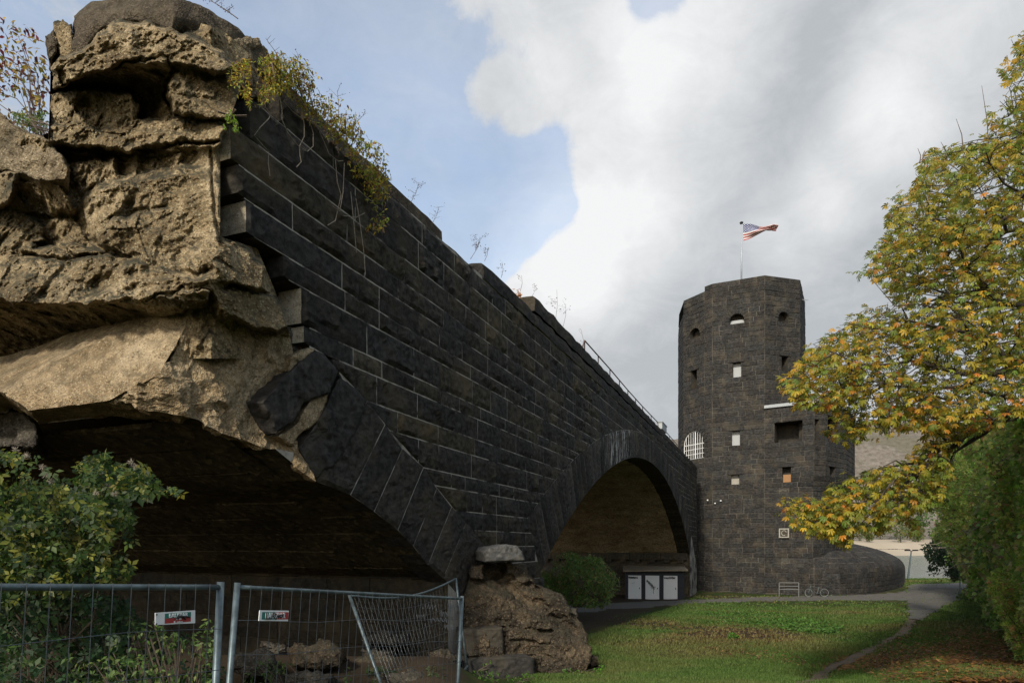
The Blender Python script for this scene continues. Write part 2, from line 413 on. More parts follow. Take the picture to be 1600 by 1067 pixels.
def ribbon_px(name, upper, lower, lift, matn, n=60, m=8, jit=.0):
    U = [gpx(*p) for p in upper]; D = [gpx(*p) for p in lower]
    def samp(pts, t):
        f = t*(len(pts)-1); i = min(int(f), len(pts)-2); return pts[i].lerp(pts[i+1], f-i)
    vs, fs = [], []
    for i in range(n+1):
        a, b_ = samp(U, i/n), samp(D, i/n)
        for j in range(m+1):
            p = a.lerp(b_, j/m)
            e = 1 if 0 < j < m else 0
            w_ = (fb(p, .8, 3)*jit if not e else 0)
            x, y = p.x, p.y+w_
            vs.append((x, y, gzf(x, y) + (lift if e else -.03)))
    for i in range(n):
        for j in range(m):
            q = i*(m+1)+j; fs.append((q, q+1, q+m+2, q+m+1))
    o = mesh_obj(name, vs, fs, matn, smooth=True); tag(o, kind='structure')
    bm = bmesh.new(); bm.from_mesh(o.data); bmesh.ops.recalc_face_normals(bm, faces=bm.faces)
    if sum(f.normal.z for f in bm.faces) < 0: bmesh.ops.reverse_faces(bm, faces=bm.faces)
    bm.to_mesh(o.data); bm.free()
    return o
m, t, b, O = mat('worn_asphalt', .9, .2)
c = mixc(t, noisef(t, O, 1.2, 8, .65), (.05, .047, .041), (.135, .125, .105))
c = mixc(t, mrange(t, voro(t, O, 22), .25, .1), c, (.2, .19, .17))
setc(t, b, c); bump(t, b, noisef(t, O, 30, 5), .5, .01); M['asphalt'] = m
m, t, b, O = mat('trodden_earth', .95, .1)
c = mixc(t, noisef(t, O, 2.5, 9, .7), (.06, .046, .032), (.17, .13, .092)); setc(t, b, c); bump(t, b, noisef(t, O, 25, 6), .7, .02); M['earth'] = m
o = ribbon_px('path', [(880, 944), (960, 941), (1075, 936.5), (1150, 933), (1300, 929.5), (1400, 925), (1440, 915)],
              [(880, 958), (960, 951), (1090, 942), (1200, 939), (1330, 937), (1400, 938), (1440, 940)], .03, M['asphalt'], jit=1.2)
o['label'] = 'grey asphalt path along the foot of the tower'
o = ribbon_px('path', [(1412, 914), (1412, 930), (1412, 944), (1416, 956), (1420, 968)],
              [(1518, 910.5), (1508, 922), (1492, 940), (1466, 956), (1440, 970)], .045, M['asphalt'], n=40, jit=1.0)
o['label'] = 'grey path widening towards the river bank'
o = ribbon_px('footpath', [(1418, 962), (1398, 990), (1345, 1015), (1290, 1040), (1235, 1068)],
              [(1438, 962), (1419, 990), (1364, 1018), (1314, 1043), (1268, 1068)], .012, M['earth'], n=90, m=6, jit=.9)
o['label'] = 'narrow trodden footpath crossing the meadow'

# river
m, t, b, O = mat('river_water', .18, .5)
setc(t, b, (.10, .13, .115)); b.inputs['Roughness'].default_value = .16
bump(t, b, mathn(t, 'ADD', noisef(t, vmap(t, O, (1, .45, 1)), .9, 8, .65), mathn(t, 'MULTIPLY', noisef(t, O, .12, 3), 1.0)), 1.0, .35)
M['water'] = m
riv = mesh_obj('river', [(-2600, 76, -6.4), (2600, 76, -6.4), (2600, 372, -6.4), (-2600, 372, -6.4)], [(0, 1, 2, 3)], M['water']); tag(riv, kind='structure')
# far bank and beach
m, t, b, O = mat('shore_gravel', .95, .1)
setc(t, b, mixc(t, noisef(t, vmap(t, O, (1, .2, 1)), .06, 6, .6), (.26, .21, .15), (.42, .36, .27))); M['shore'] = m
xs = np.linspace(-600, 1500, 160); ys = np.array([358, 366, 374, 392, 400, 412, 430, 450])
hz = np.array([-7.2, -6.2, -4.6, -2.2, .5, 1.2, 2.5, 3.5])
X, Y = np.meshgrid(xs, ys); Z = np.interp(Y, ys, hz) + (vnoise(X, Y, .05, 3)-.5)*1.0
i = np.arange(X.size).reshape(X.shape); F = np.stack([i[:-1, :-1], i[:-1, 1:], i[1:, 1:], i[1:, :-1]], -1).reshape(-1, 4)
o = big_mesh('river_beach', np.stack([X, Y, Z], -1).reshape(-1, 3), F, M['shore'], smooth=True); tag(o, kind='structure')
# wooded hill beyond the river
m, t, b, O = mat('hill_wood', .95, .05)
n1 = noisef(t, vmap(t, O, (1, 1, .25)), .22, 8, .75); n2 = noisef(t, vmap(t, O, (1, 1, .5)), .012, 5, .6)
c = ramp(t, n1, [(.30, (.085, .075, .058)), (.47, (.15, .13, .105)), (.6, (.20, .175, .145)), (.75, (.26, .235, .20))])
c = mixc(t, mathn(t, 'MULTIPLY', mrange(t, n2, .5, .64), .45), c, (.085, .085, .045))
setc(t, b, c); bump(t, b, n1, 1.0, 2.0); M['hill'] = m
xs = np.linspace(-1600, 2200, 420); ys = np.linspace(448, 1500, 170)
X, Y = np.meshgrid(xs, ys)
tt = np.clip((Y-450)/330, 0, 1)
Z = 2 + (tt*tt*(3-2*tt))**.9*(128+34*(vnoise(X, Y, .0045, 4, 4)-.5)*2) * np.clip(1.05-(np.abs(X-420)/1500)**2, .1, 1)
Z += (vnoise(X, Y, .09, 8, 3)-.5)*7*np.clip(tt*4, 0, 1)
i = np.arange(X.size).reshape(X.shape); F = np.stack([i[:-1, :-1], i[:-1, 1:], i[1:, 1:], i[1:, :-1]], -1).reshape(-1, 4)
o = big_mesh('hill', np.stack([X, Y, Z], -1).reshape(-1, 3), F, M['hill'], smooth=True); tag(o, 'steep bare wooded hillside across the river', kind='structure')
# ------------------------------------------------------------------ the bridge
VX, KX = 1206.0, 6244.0                       # vanishing column of the parapet wall, wall constant (px*m)
DU = Vector((.3762, .9266, 0)); NW = Vector((.9266, -.3762, 0)); UP = Vector((0, 0, 1))
W0 = Vector((-KX/1000, 0, 0))
CS = .9266
def W(s, z, n=0.0): return W0 + DU*(s/CS) + NW*n + UP*z   # s = depth along the wall line
def wpx(px, py):
    s = KX/(VX-px); return s, (HY-py)/FPX*s
def Wu(u, z, n=0.0): return W0 + DU*u + NW*n + UP*z
OE = W(7.25, 0); AE = -NW; ME = -DU           # plane of the broken end: AE runs inwards across the deck, ME looks out of the break
def E(px, py, o=0.0): return ray_plane(px, py, OE + ME*o, ME)

bridge = thing('stone_bridge', (0, 0, 0), 'long black basalt bridge ramp with a blown-off end and two arches', 'bridge')

# --- voussoir and extrados geometry, in (s, z)
A1_top = [wpx(*p) for p in [(495, 543), (531, 581), (574, 626), (602, 662), (629, 700), (662, 729), (683, 762), (706, 791), (729, 815), (756, 850), (776, 880)]]
A1_bot = [wpx(*p) for p in [(431, 680), (484, 742), (490, 750), (548, 773), (585, 799), (622, 828), (646, 853), (669, 882), (693, 903), (722, 935), (742, 965)]]
u33 = 33.0/CS; ZI, RI = 4.22-31.5, 31.5; ZX, RX_ = 5.40-36.4, 36.4
def in2(s):  du = s/CS-u33; return ZI+math.sqrt(max(RI*RI-du*du, 0))
def ex2(s):  du = s/CS-u33; return ZX+math.sqrt(max(RX_*RX_-du*du, 0))
SPL, SPR = 33-17.0*CS, 33+17.0*CS
# intrados of arch 1 through its recorded points, extended outwards
I1 = [(6.2, 1.92), (7.25, 1.50), (8.05, 1.20)] + A1_bot[2:8] + [(12.35, -.62)]
# --- core body (mortared backing), extruded through the width of the bridge
WID = 13.0
outline = [(8.25, 5.69), (53.3, 6.40), (53.3, -4.6), (SPR+.02, -4.6)]
outline += [(s, in2(s)) for s in np.linspace(SPR, SPL, 48)]
outline += [(SPL-.02, -4.6), (12.35, -4.6)] + [p for p in I1[::-1] if p[0] > 8.0] + [(9.8, 1.2), (9.8, 2.21), (9.25, 2.21), (9.25, 2.65), (8.65, 2.65), (8.65, 3.41), (8.28, 3.41), (8.28, 3.70), (7.72, 3.70), (7.72, 4.09), (7.58, 4.09), (7.58, 4.44), (7.5, 4.44), (7.5, 4.85), (7.78, 4.85), (7.78, 5.35), (8.25, 5.35)]
def body_mesh():
    polys = tessellate_polygon([[Vector((p[0], p[1], 0)) for p in outline]])
    n = len(outline); vs = [W(s, z, -.006) for s, z in outline]+[W(s, z, -WID) for s, z in outline]
    fs = []
    for q in polys: fs += [tuple(q), tuple(i+n for i in q[::-1])]
    nf_ = len(fs); fs += [(i_, (i_+1) % n, (i_+1) % n+n, i_+n) for i_ in range(n)]
    o = mesh_obj('backing_masonry', vs, fs, None, bridge, mats=[M['mortar'], M['soffit_dark']], midx=[0]*nf_+[1]*n)
    return o
body_mesh()
# vault soffits, separate surfaces just inside the barrel
def vault(name, prof, n0, n1, matn, segs=40, amp=.04, tile=None, lift=-.012):
    pts = []
    d = [0]
    for a, b_ in zip(prof, prof[1:]): d.append(d[-1]+math.hypot((b_[0]-a[0])/CS, b_[1]-a[1]))
    m_ = max(20, int(d[-1]/.18))
    for i in range(m_+1):
        q = d[-1]*i/m_; k = max(j for j in range(len(d)-1) if d[j] <= q+1e-9)
        f = (q-d[k])/(d[k+1]-d[k]); pts.append((prof[k][0]+(prof[k+1][0]-prof[k][0])*f, prof[k][1]+(prof[k+1][1]-prof[k][1])*f))
    nn = int((n0-n1)/.25); vs, fs = [], []
    for i, (s, z) in enumerate(pts):
        for j in range(nn+1):
            n_ = n0+(n1-n0)*j/nn; p = W(s, z, n_)
            vs.append(p + Vector((0, 0, lift-abs(fb(p, .9, 5))*amp*2)))
    for i in range(m_):
        for j in range(nn): q = i*(nn+1)+j; fs.append((q, q+1, q+nn+2, q+nn+1))
    return mesh_obj(name, vs, fs, matn, bridge, smooth=True)
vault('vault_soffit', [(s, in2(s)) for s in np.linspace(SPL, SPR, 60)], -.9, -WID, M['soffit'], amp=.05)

def facet(q, sc):
    """tilted chips: each voronoi cell is a plane with its own slope"""
    q = q*sc; dd, pp = noise.voronoi(q); p = pp[0]
    h = noise.cell_vector(p*7.3)
    return (q-p).dot(Vector((h.x-.5, h.y-.5, h.z-.5)))*1.5 + (noise.cell(p*3.1)-.5)*.5
# --- a squared stone: 4 corners in a plane frame, optional half-plane cuts, rock-faced front
def stone_mesh(corners, cuts, frame, proud, depth, res, rough, seed, endflag=False, tint=1.0, bevel=.014, tilt=1.0):
    """corners: 4 (u,z) CCW; cuts: list of (pu,pz,nu,nz) keep side where dot>=0; frame(u,z,n)->Vector"""
    c = [Vector(p) for p in corners]
    w_ = max((c[1]-c[0]).length, (c[2]-c[3]).length); h_ = max((c[3]-c[0]).length, (c[2]-c[1]).length)
    nx = max(2, int(round(w_/res))); nz = max(2, int(round(h_/res)))
    bm = bmesh.new(); g = []
    for j in range(nz+1):
        row = []
        for i in range(nx+1):
            fx, fz = i/nx, j/nz
            p = c[0].lerp(c[1], fx).lerp(c[3].lerp(c[2], fx), fz)
            row.append(bm.verts.new((p.x, p.y, 0)))
        g.append(row)
    for j in range(nz):
        for i in range(nx): bm.faces.new((g[j][i], g[j][i+1], g[j+1][i+1], g[j+1][i]))
    lines = []
    for k in range(4):
        a, b_ = c[k], c[(k+1) % 4]; e = (b_-a)
        if e.length < 1e-5: continue
        e.normalize(); lines.append((a.x, a.y, -e.y, e.x))
    for (pu, pz, nu, nz_) in cuts:
        bmesh.ops.bisect_plane(bm, geom=bm.verts[:]+bm.edges[:]+bm.faces[:], plane_co=(pu, pz, 0), plane_no=(nu, nz_, 0), clear_inner=True, dist=1e-4)
        lines.append((pu, pz, nu, nz_))
    if len(bm.faces) < 1: bm.free(); return None
    bm.verts.ensure_lookup_table()
    area = sum(f.calc_area() for f in bm.faces)
    if area < .004: bm.free(); return None
    tx, tz = rnd.uniform(-.018, .018)*tilt, rnd.uniform(-.03, .03)*tilt
    cu = sum(v.co.x for v in bm.verts)/len(bm.verts); cz = sum(v.co.y for v in bm.verts)/len(bm.verts)
    bound = [e for e in bm.edges if e.is_boundary]
    back = {}
    pos = {}
    for v in bm.verts:
        u, z = v.co.x, v.co.y
        d = min((u-a)*nx_+(z-b_)*nz_ for a, b_, nx_, nz_ in lines)
        pr = min(1, max(0, d/bevel)); pr = pr*(2-pr)
        p3 = frame(u, z, 0)
        q = p3*1.0 + Vector((seed*3.7, 0, seed*1.3))
        nn = noise.fractal(q*2.4, .8, 2.1, 4)*rough + abs(noise.noise(Vector((q.x*5, q.y*5, q.z*9))))*rough*.8
        nn = rough*(.9 + noise.fractal(q*2.2, .8, 2.1, 4)*1.1 + facet(q, 2.6)*1.5) + facet(q+Vector((2, 7, 1)), 8)*rough*.35
        n_ = -.006*(1-pr) + pr*(proud + nn + (u-cu)*tx + (z-cz)*tz)
        if pr < .05: n_ -= abs(noise.noise(q*6))*.006-.004
        n_ = max(n_, -.003+pr*.008)
        pos[v] = frame(u + (noise.noise(q*9)*.008 if pr < .3 else 0), z + (noise.noise(q*8+Vector((5, 5, 5)))*.007 if pr < .3 else 0), n_)
    vi = {v: i for i, v in enumerate(bm.verts)}
    vs = [pos[v] for v in bm.verts]
    fs = [tuple(vi[v] for v in f.verts) for f in bm.faces]
    mi = [0]*len(fs)
    for e in bound:
        for v in e.verts:
            if v not in back:
                back[v] = len(vs); p = frame(v.co.x, v.co.y, -depth)
                vs.append(p)
        f = e.link_faces[0]
        a, b_ = None, None
        for lp in f.loops:
            if lp.edge == e: a, b_ = lp.vert, lp.link_loop_next.vert
        fs.append((vi[b_], vi[a], back[a], back[b_]))
        dv = (b_.co-a.co)
        is_end = endflag and abs(dv.x) < abs(dv.y)*.25 and max(a.co.x, b_.co.x) < cu
        mi.append(1 if is_end else 0)
    # frame may be left handed: fix orientation from the first face
    bm.free()
    return vs, fs, mi, area
def fix_out(vs, fs, outdir, nfront):
    s = 0
    for f in fs[:nfront]:
        a, b_, c_ = vs[f[0]], vs[f[1]], vs[f[2]]
        s += (b_-a).cross(c_-a).dot(outdir)
    return fs if s > 0 else [tuple(f[::-1]) for f in fs]

# course heights read off the wall
ZB = [-4.4, -3.9, -3.4, -2.9, -2.4, -1.9, -1.4, -.9, -.45, -.05, .29, .665, 1.09, 1.375, 1.857, 2.21, 2.65, 2.92, 3.41, 3.70, 4.09, 4.44, 4.85, 5.35, 5.72]
start_px = {23: 435, 22: 390, 21: 359, 20: 369, 19: 383, 18: 441, 17: 470, 16: 474, 15: 520, 14: 560}
ext1 = [(A1_top[i], A1_top[i+1]) for i in range(len(A1_top)-1)]
def line_cut(a, b_, above=True):
    ax, az, bx, bz = a[0]/CS, a[1], b_[0]/CS, b_[1]
    nx_, nz_ = -(bz-az), (bx-ax); l = math.hypot(nx_, nz_); nx_, nz_ = nx_/l, nz_/l
    if (nz_ < 0) == above: nx_, nz_ = -nx_, -nz_
    return (ax, az, nx_, nz_)
def cuts_for(s0, s1, z0, z1):
    """None if the stone lies in a ring or an opening"""
    cs_ = []; zm_ = (z0+z1)/2
    def below1(s, z):
        if s < A1_top[0][0]: return z < A1_top[0][1]+ (A1_top[0][0]-s)*.3
        if s > A1_top[-1][0]: return False
        zz = np.interp(s, [p[0] for p in A1_top], [p[1] for p in A1_top]); return z < zz
    def below2(s, z): return 14.9 < s < 54 and z < ex2(s) and math.atan2(s/CS-u33, z-ZI) > -.572
    for below, which in ((below1, 1), (below2, 2)):
        ins = [below(s, z) for s in np.linspace(s0+.004, s1-.004, 6) for z in np.linspace(z0+.004, z1-.004, 5)]
        if all(ins): return None
        if not any(ins): continue
        # cut with the chord that fits the stone
        bs = [(s0+(s1-s0)*f) for f in np.linspace(0, 1, 25)]
        cr = []
        for s in bs:
            zz = ex2(s) if which == 2 else float(np.interp(s, [p[0] for p in A1_top], [p[1] for p in A1_top]))
            if which == 2 and math.atan2(s/CS-u33, zz-ZI) < -.572: continue
            if z0 <= zz <= z1: cr.append((s, zz))
        if len(cr) < 2 and which == 2 and math.atan2((s0+s1)/2/CS-u33, zm_-ZI) < -.55: continue
        if len(cr) < 2:
            s = (s0+s1)/2; f_ = (lambda q: ex2(q)) if which == 2 else (lambda q: float(np.interp(q, [p[0] for p in A1_top], [p[1] for p in A1_top])))
            if f_(s) > z1: return None
            cr = [(s-.05, f_(s-.05)), (s+.05, f_(s+.05))]
        if which == 2 and len(cr) > 12:
            k = len(cr)//2; cs_.append(line_cut(cr[0], cr[k])); cs_.append(line_cut(cr[k], cr[-1]))
        else: cs_.append(line_cut(cr[0], cr[-1]))
    return cs_
frameW = lambda u, z, n: Wu(u, z, n)
stones = []
TINTS = [(1, 1, 1), (.85, .85, .87), (1.15, 1.12, 1.05), (.95, .98, 1.05), (1.3, 1.22, 1.0), (.75, .75, .75), (1.05, 1.0, .92)]
for k in range(len(ZB)-1):
    z0, z1 = ZB[k], ZB[k+1]
    s = KX/(VX-start_px[k]) if k in start_px else 9.0
    if k < 11: s = 12.36
    first = k in start_px
    end = 53.3
    while s < end-.2:
        ln = rnd.choice([.75, .95, 1.1, 1.25, 1.4, 1.6])*(1.0 if z1-z0 > .33 else .8)
        if first: ln = {19: 1.85, 20: .95, 21: 2.2, 22: 2.1, 18: 1.3, 17: 1.5}.get(k, 1.1)
        s1 = min(s+ln*CS, end)
        if end-s1 < .35: s1 = end
        zm = (z0+z1)/2
        if k < 10 and (SPL < (s+s1)/2 < SPR):   # nothing below the springing inside the opening
            s = s1; continue
        cu = cuts_for(s, s1, z0, z1)
        if cu is not None:
            g = .0115
            uu0, uu1 = s/CS+g, s1/CS-g
            near = s < 22
            res = .055 if s < 12 else (.10 if s < 22 else (.25 if s < 32 else .45))
            rough = rnd.choice([.015, .022, .03, .04])
            tone = rnd.choice(TINTS)
            if k == 16 and 9.3 < s < 9.9: tone = (1.9, 1.75, 1.45); rough = .01
            zo = 0.0
            r_ = stone_mesh([(uu0, z0+g), (uu1, z0+g), (uu1, z1-g), (uu0, z1-g)], cu, frameW, rnd.uniform(.0, .018), .42 if first else .12,
                            res, rough, len(stones), first and k in (21, 19, 17, 16), bevel=.022)
            if r_:
                vs, fs, mi, ar = r_
                nf = mi.count(0)
                stones.append((ar/(s*s), vs, fix_out(vs, fs, NW, 3), mi, tone, s))
        s = s1; first = False
stones.sort(key=lambda q: -q[0])
def put_stones(lst, name, mat_a, mat_b, parent, limit):
    for ar, vs, fs, mi, tone, s in lst[:limit]:
        mesh_obj(name, vs, fs, None, parent, cols=tone, mats=[mat_a, mat_b], midx=mi)
    rest = lst[limit:]
    if rest:
        V_, F_, Cc, Mi = [], [], [], []
        for ar, vs, fs, mi, tone, s in rest:
            b0 = len(V_); V_ += vs; F_ += [tuple(i+b0 for i in f) for f in fs]; Cc += [tone]*len(vs); Mi += mi
        o = mesh_obj('small_'+name+'s', V_, F_, None, parent, cols=np.array(Cc), mats=[mat_a, mat_b], midx=Mi); tag(o, kind='stuff')
put_stones(stones, 'wall_stone', M['basalt'], M['end'], bridge, 290)

# --- voussoirs of arch 1 (whole ones) and of arch 2
vous = []
for k in range(2, len(A1_top)-1):
    a, b_, c_, d = A1_bot[k], A1_bot[k+1], A1_top[k+1], A1_top[k]
    g = .013
    cs4 = [(a[0]/CS+g, a[1]), (b_[0]/CS-g, b_[1]), (c_[0]/CS-g, c_[1]-g), (d[0]/CS+g, d[1]-g)]
    if k == 2: cs4[0] = (A1_bot[2][0]/CS+g, A1_bot[2][1])
    r_ = stone_mesh(cs4, [], frameW, rnd.uniform(.0, .02), .5, .07, .022, 900+k, bevel=.02, tilt=0)
    if r_: vous.append((r_, rnd.choice(TINTS[:4])))
NV = 72
for k in range(NV):
    th = []
    for f in (k/NV, (k+1)/NV):
        a0 = math.asin(-17/31.5); a1 = math.asin(17/31.5); th.append(a0+(a1-a0)*f)
    def ptI(t): return (u33+RI*math.sin(t), ZI+RI*math.cos(t))
    def ptX(t):
        dx, dz = math.sin(t), math.cos(t); oz = ZI-ZX
        bq = oz*dz; rr = -bq+math.sqrt(bq*bq-(oz*oz-RX_*RX_)); return (u33+rr*dx, ZI+rr*dz)
    g = .011
    a, b_, c_, d = ptI(th[0]), ptI(th[1]), ptX(th[1]), ptX(th[0])
    if d[0] < 15.3/CS: pass
    cs4 = [(a[0]+g, a[1]), (b_[0]-g, b_[1]), (c_[0]-g, c_[1]-g), (d[0]+g, d[1]-g)]
    if max(c_[0], b_[0])*CS > 53.5: continue
    r_ = stone_mesh(cs4, [], frameW, .022, 1.0, .16 if k < 36 else .34, .014, 1200+k, bevel=.02, tilt=0)
    if r_: q_ = rnd.uniform(.55, 1.55); vous.append((r_, (q_, q_*.98, q_*.94)))
for (vs, fs, mi, ar), tone in vous:
    mesh_obj('arch_stone', vs, fix_out(vs, fs, NW, 3), M['voussoir'], bridge, cols=tone)
# projecting archivolt lip of the second arch
# --- parapet: low course, then the higher blocks
def prism_block(name, s0, s1, z0, z1, n0, n1, matn, parent, rough=.02, res=.35, tone=(1, 1, 1), label=None):
    vs, fs = [], []
    cn = [(s0, s1)]
    nx = max(2, int((s1-s0)/CS/res)); 
    prof = [(n0, z0), (n0+.01, (z0+z1)/2), (n0, z1-.04), (n0-.05, z1), ((n0+n1)/2, z1+.01), (n1, z1), (n1, z0)]
    for i in range(nx+1):
        s = s0+(s1-s0)*i/nx
        for (n_, z) in prof:
            p = W(s, z, n_); q = fb(p, 2.2, 4)*rough
            e = .02*abs(noise.noise(p*4)) if 0 < i < nx else .03
            vs.append(p + NW*q*(1 if n_ > (n0+n1)/2 else -1) + UP*(fb(p+Vector((9, 9, 9)), 1.7, 4)*rough - e*(z > z0+.01)))
    m_ = len(prof)
    for i in range(nx):
        for j in range(m_-1): a = i*m_+j; fs.append((a, a+m_, a+m_+1, a+1))
    fs += [tuple(range(m_)), tuple(range(nx*m_, nx*m_+m_))[::-1]]
    o = mesh_obj(name, vs, fs, matn, parent, cols=tone)
    bm = bmesh.new(); bm.from_mesh(o.data); bmesh.ops.recalc_face_normals(bm, faces=bm.faces); bm.to_mesh(o.data); bm.free()
    if label: o['label'] = label
    return o
s = 13.8
while s < 53.2:
    s1 = min(s+rnd.uniform(1.1, 1.7), 53.3)
    if abs(s1-16.75) < .7: s1 = 16.75
    prism_block('parapet_stone', s+.01, s1-.01, 5.735, 6.11, .03, -.55, M['basalt'], bridge, .035, tone=rnd.choice(TINTS[:4]))
    s = s1
s = 16.75
while s < 53.2:
    s1 = min(s+rnd.uniform(1.2, 1.9), 53.3)
    prism_block('coping_stone', s+.01, s1-.01, 6.125, 6.52-(s-16)*.002, .035, -.50, M['basalt'], bridge, .03, tone=rnd.choice(TINTS[:4]))
    s = s1
# inner concrete kerb, behind the missing parapet
s = 8.3
for s0_, s1_ in ((8.45, 10.0), (10.0, 11.6), (11.6, 12.85), (12.87, 13.75)):
    zt = 6.40 if s1_ < 12.9 else 6.22
    prism_block('concrete_kerb', s0_, s1_-.02, 5.60, zt, -.42, -1.2, M['slab'], bridge, .04, .25)
# deck behind
vs = [W(7.6, 5.75, -.5), W(53.3, 6.2, -.5), W(53.3, 6.2, -WID), W(7.6, 5.75, -WID)]
mesh_obj('deck', vs, [(0, 1, 2, 3)], M['slab'], bridge)

# generic broken chunk: outline on a plane, rounded rocky front, depth behind
def chunk(name, outl, pf, o0, gx, gy, thick, matn, parent, bulge=.12, amp=.10, nr=34, na=150, sq=4.5, seed=0, fsc=2.2, label=None, crag=.5, cen=None, ofun=None):
    """outl: pixels; pf(px,py,o)->world; o grows towards the viewer; gx,gy = metres per 100 px"""
    cx = sum(p[0] for p in outl)/len(outl); cy = sum(p[1] for p in outl)/len(outl)
    if cen: cx, cy = cen
    per = [0]
    for i in range(len(outl)):
        a, b_ = outl[i], outl[(i+1) % len(outl)]; per.append(per[-1]+math.hypot(a[0]-b_[0], a[1]-b_[1]))
    ring = []
    for k in range(na):
        q = per[-1]*k/na; i = max(j for j in range(len(outl)) if per[j] <= q+1e-9)
        f = (q-per[i])/(per[i+1]-per[i]); a, b_ = outl[i], outl[(i+1) % len(outl)]
        ring.append((a[0]+(b_[0]-a[0])*f, a[1]+(b_[1]-a[1])*f))
    vs, fs = [], []
    def oof(x, y): return o0+gx*(x-cx)/100+gy*(y-cy)/100 + (ofun(x, y) if ofun else 0)
    eps = 2.0
    mdir = (pf(cx, cy, 1.0)-pf(cx, cy, 0)); mdir.normalize()
    n_front = pf(cx, cy, 0)
    vs.append(pf(cx, cy, oof(cx, cy)+bulge))
    rads = [((r_+1)/nr) for r_ in range(nr)]
    for f in rads:
        ff = f
        h = bulge*(1-ff**sq)**(1/sq)
        for (x, y) in ring:
            X, Y_ = cx+(x-cx)*ff, cy+(y-cy)*ff
            vs.append(pf(X, Y_, oof(X, Y_)+h-bulge*.0))
    nb = max(4, int(thick/.12))
    base = [vs[-na+k].copy() for k in range(na)]
    pn = outward = None
    N0 = (pf(cx, cy, o0)-pf(cx, cy, o0-.01))
    # true plane normal (towards viewer)
    a, b_, c_ = pf(cx, cy, 0), pf(cx+10, cy, 0), pf(cx, cy+10, 0)
    pn = (b_-a).cross(c_-a).normalized()
    if pn.dot(-a) < 0: pn = -pn
    for r_ in range(1, nb+1):
        for k in range(na):
            cpt = vs[0]; shrink = 1-.10*(r_/nb)
            bd = (DU*.6-NW*.8) if pf is E else -pn
            p = base[k]+bd*(thick*r_/nb)
            c2 = cpt+bd*(thick*r_/nb)
            vs.append(c2+(p-c2)*shrink)
    for k in range(na): fs.append((0, 1+k, 1+(k+1) % na))
    for r_ in range(nr+nb-1):
        for k in range(na):
            a = 1+r_*na+k; b_ = 1+r_*na+(k+1) % na; fs.append((a, a+na, b_+na, b_))
    fs.append(tuple(1+(nr+nb-1)*na+k for k in range(na)))
    me = bpy.data.meshes.new(name); me.from_pydata([tuple(v) for v in vs], [], fs); me.update()
    bm = bmesh.new(); bm.from_mesh(me); bmesh.ops.recalc_face_normals(bm, faces=bm.faces)
    bm.normal_update()
    nv = 1+nr*na
    off = Vector((seed*5.1, seed*2.3, seed*1.9))
    for v in bm.verts:
        p = v.co
        q = p+off
        d = noise.fractal(q*fsc, .75, 2.1, 6)
        v.co = p + v.normal*(d*amp*.6 + facet(q, fsc*1.3)*amp*.9*crag*2 + facet(q+Vector((3, 1, 8)), fsc*4)*amp*.35 + noise.noise(q*13)*.014)
    bm.to_mesh(me); bm.free()
    me.polygons.foreach_set('use_smooth', [True]*len(me.polygons))
    me.materials.append(matn)
    o = bpy.data.objects.new(name, me); col.objects.link(o)
    if parent: o.parent = parent
    if label: o['label'] = label
    return o
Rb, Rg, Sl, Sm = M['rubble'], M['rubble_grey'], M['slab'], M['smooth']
def C(name, outl, o0, gx, gy, th, m_, **kw): return chunk(name, outl, E, o0, gx, gy, th, m_, bridge, **kw)

def poly_sd(X, Y, poly):
    """signed distance to a polygon, positive inside (pixels)"""
    d = np.full(X.shape, 1e9); n = len(poly)
    for i_ in range(n):
        ax, ay = poly[i_]; bx_, by_ = poly[(i_+1) % n]; ex, ey = bx_-ax, by_-ay; L2 = ex*ex+ey*ey+1e-9
        t_ = np.clip(((X-ax)*ex+(Y-ay)*ey)/L2, 0, 1); d = np.minimum(d, np.hypot(X-ax-t_*ex, Y-ay-t_*ey))
    ins = np.zeros(X.shape, bool); j = n-1
    for i_ in range(n):
        xi, yi = poly[i_]; xj, yj = poly[j]
        ins ^= ((yi > Y) != (yj > Y)) & (X < (xj-xi)*(Y-yi)/(yj-yi+1e-9)+xi); j = i_
    return np.where(ins, d, -d)
def line_d(X, Y, pts):
    d = np.full(X.shape, 1e9)
    for (ax, ay), (bx_, by_) in zip(pts, pts[1:]):
        ex, ey = bx_-ax, by_-ay; t_ = np.clip(((X-ax)*ex+(Y-ay)*ey)/(ex*ex+ey*ey), 0, 1); d = np.minimum(d, np.hypot(X-ax-t_*ex, Y-ay-t_*ey))
    return d
def layer_field(X, Y, base, layers, cracks):
    o = base.copy()
    wx = (vnoise(X, Y, .06, 61, 4)-.5)*16; wy = (vnoise(X, Y, .06, 67, 4)-.5)*16     # frayed edges
    for (poly, x0, y0, o0, gx, gy, fe) in layers:
        m_ = np.clip(poly_sd(X+wx, Y+wy, poly)/fe+.5, 0, 1); m_ = m_*m_*(3-2*m_)
        o = o*(1-m_) + (o0+gx*(X-x0)/100+gy*(Y-y0)/100)*m_
    for (pts, wd, dp) in cracks:
        d = line_d(X+wx*.6, Y+wy*.6, pts); o = o - dp*np.exp(-(d/wd)**2)
    return o
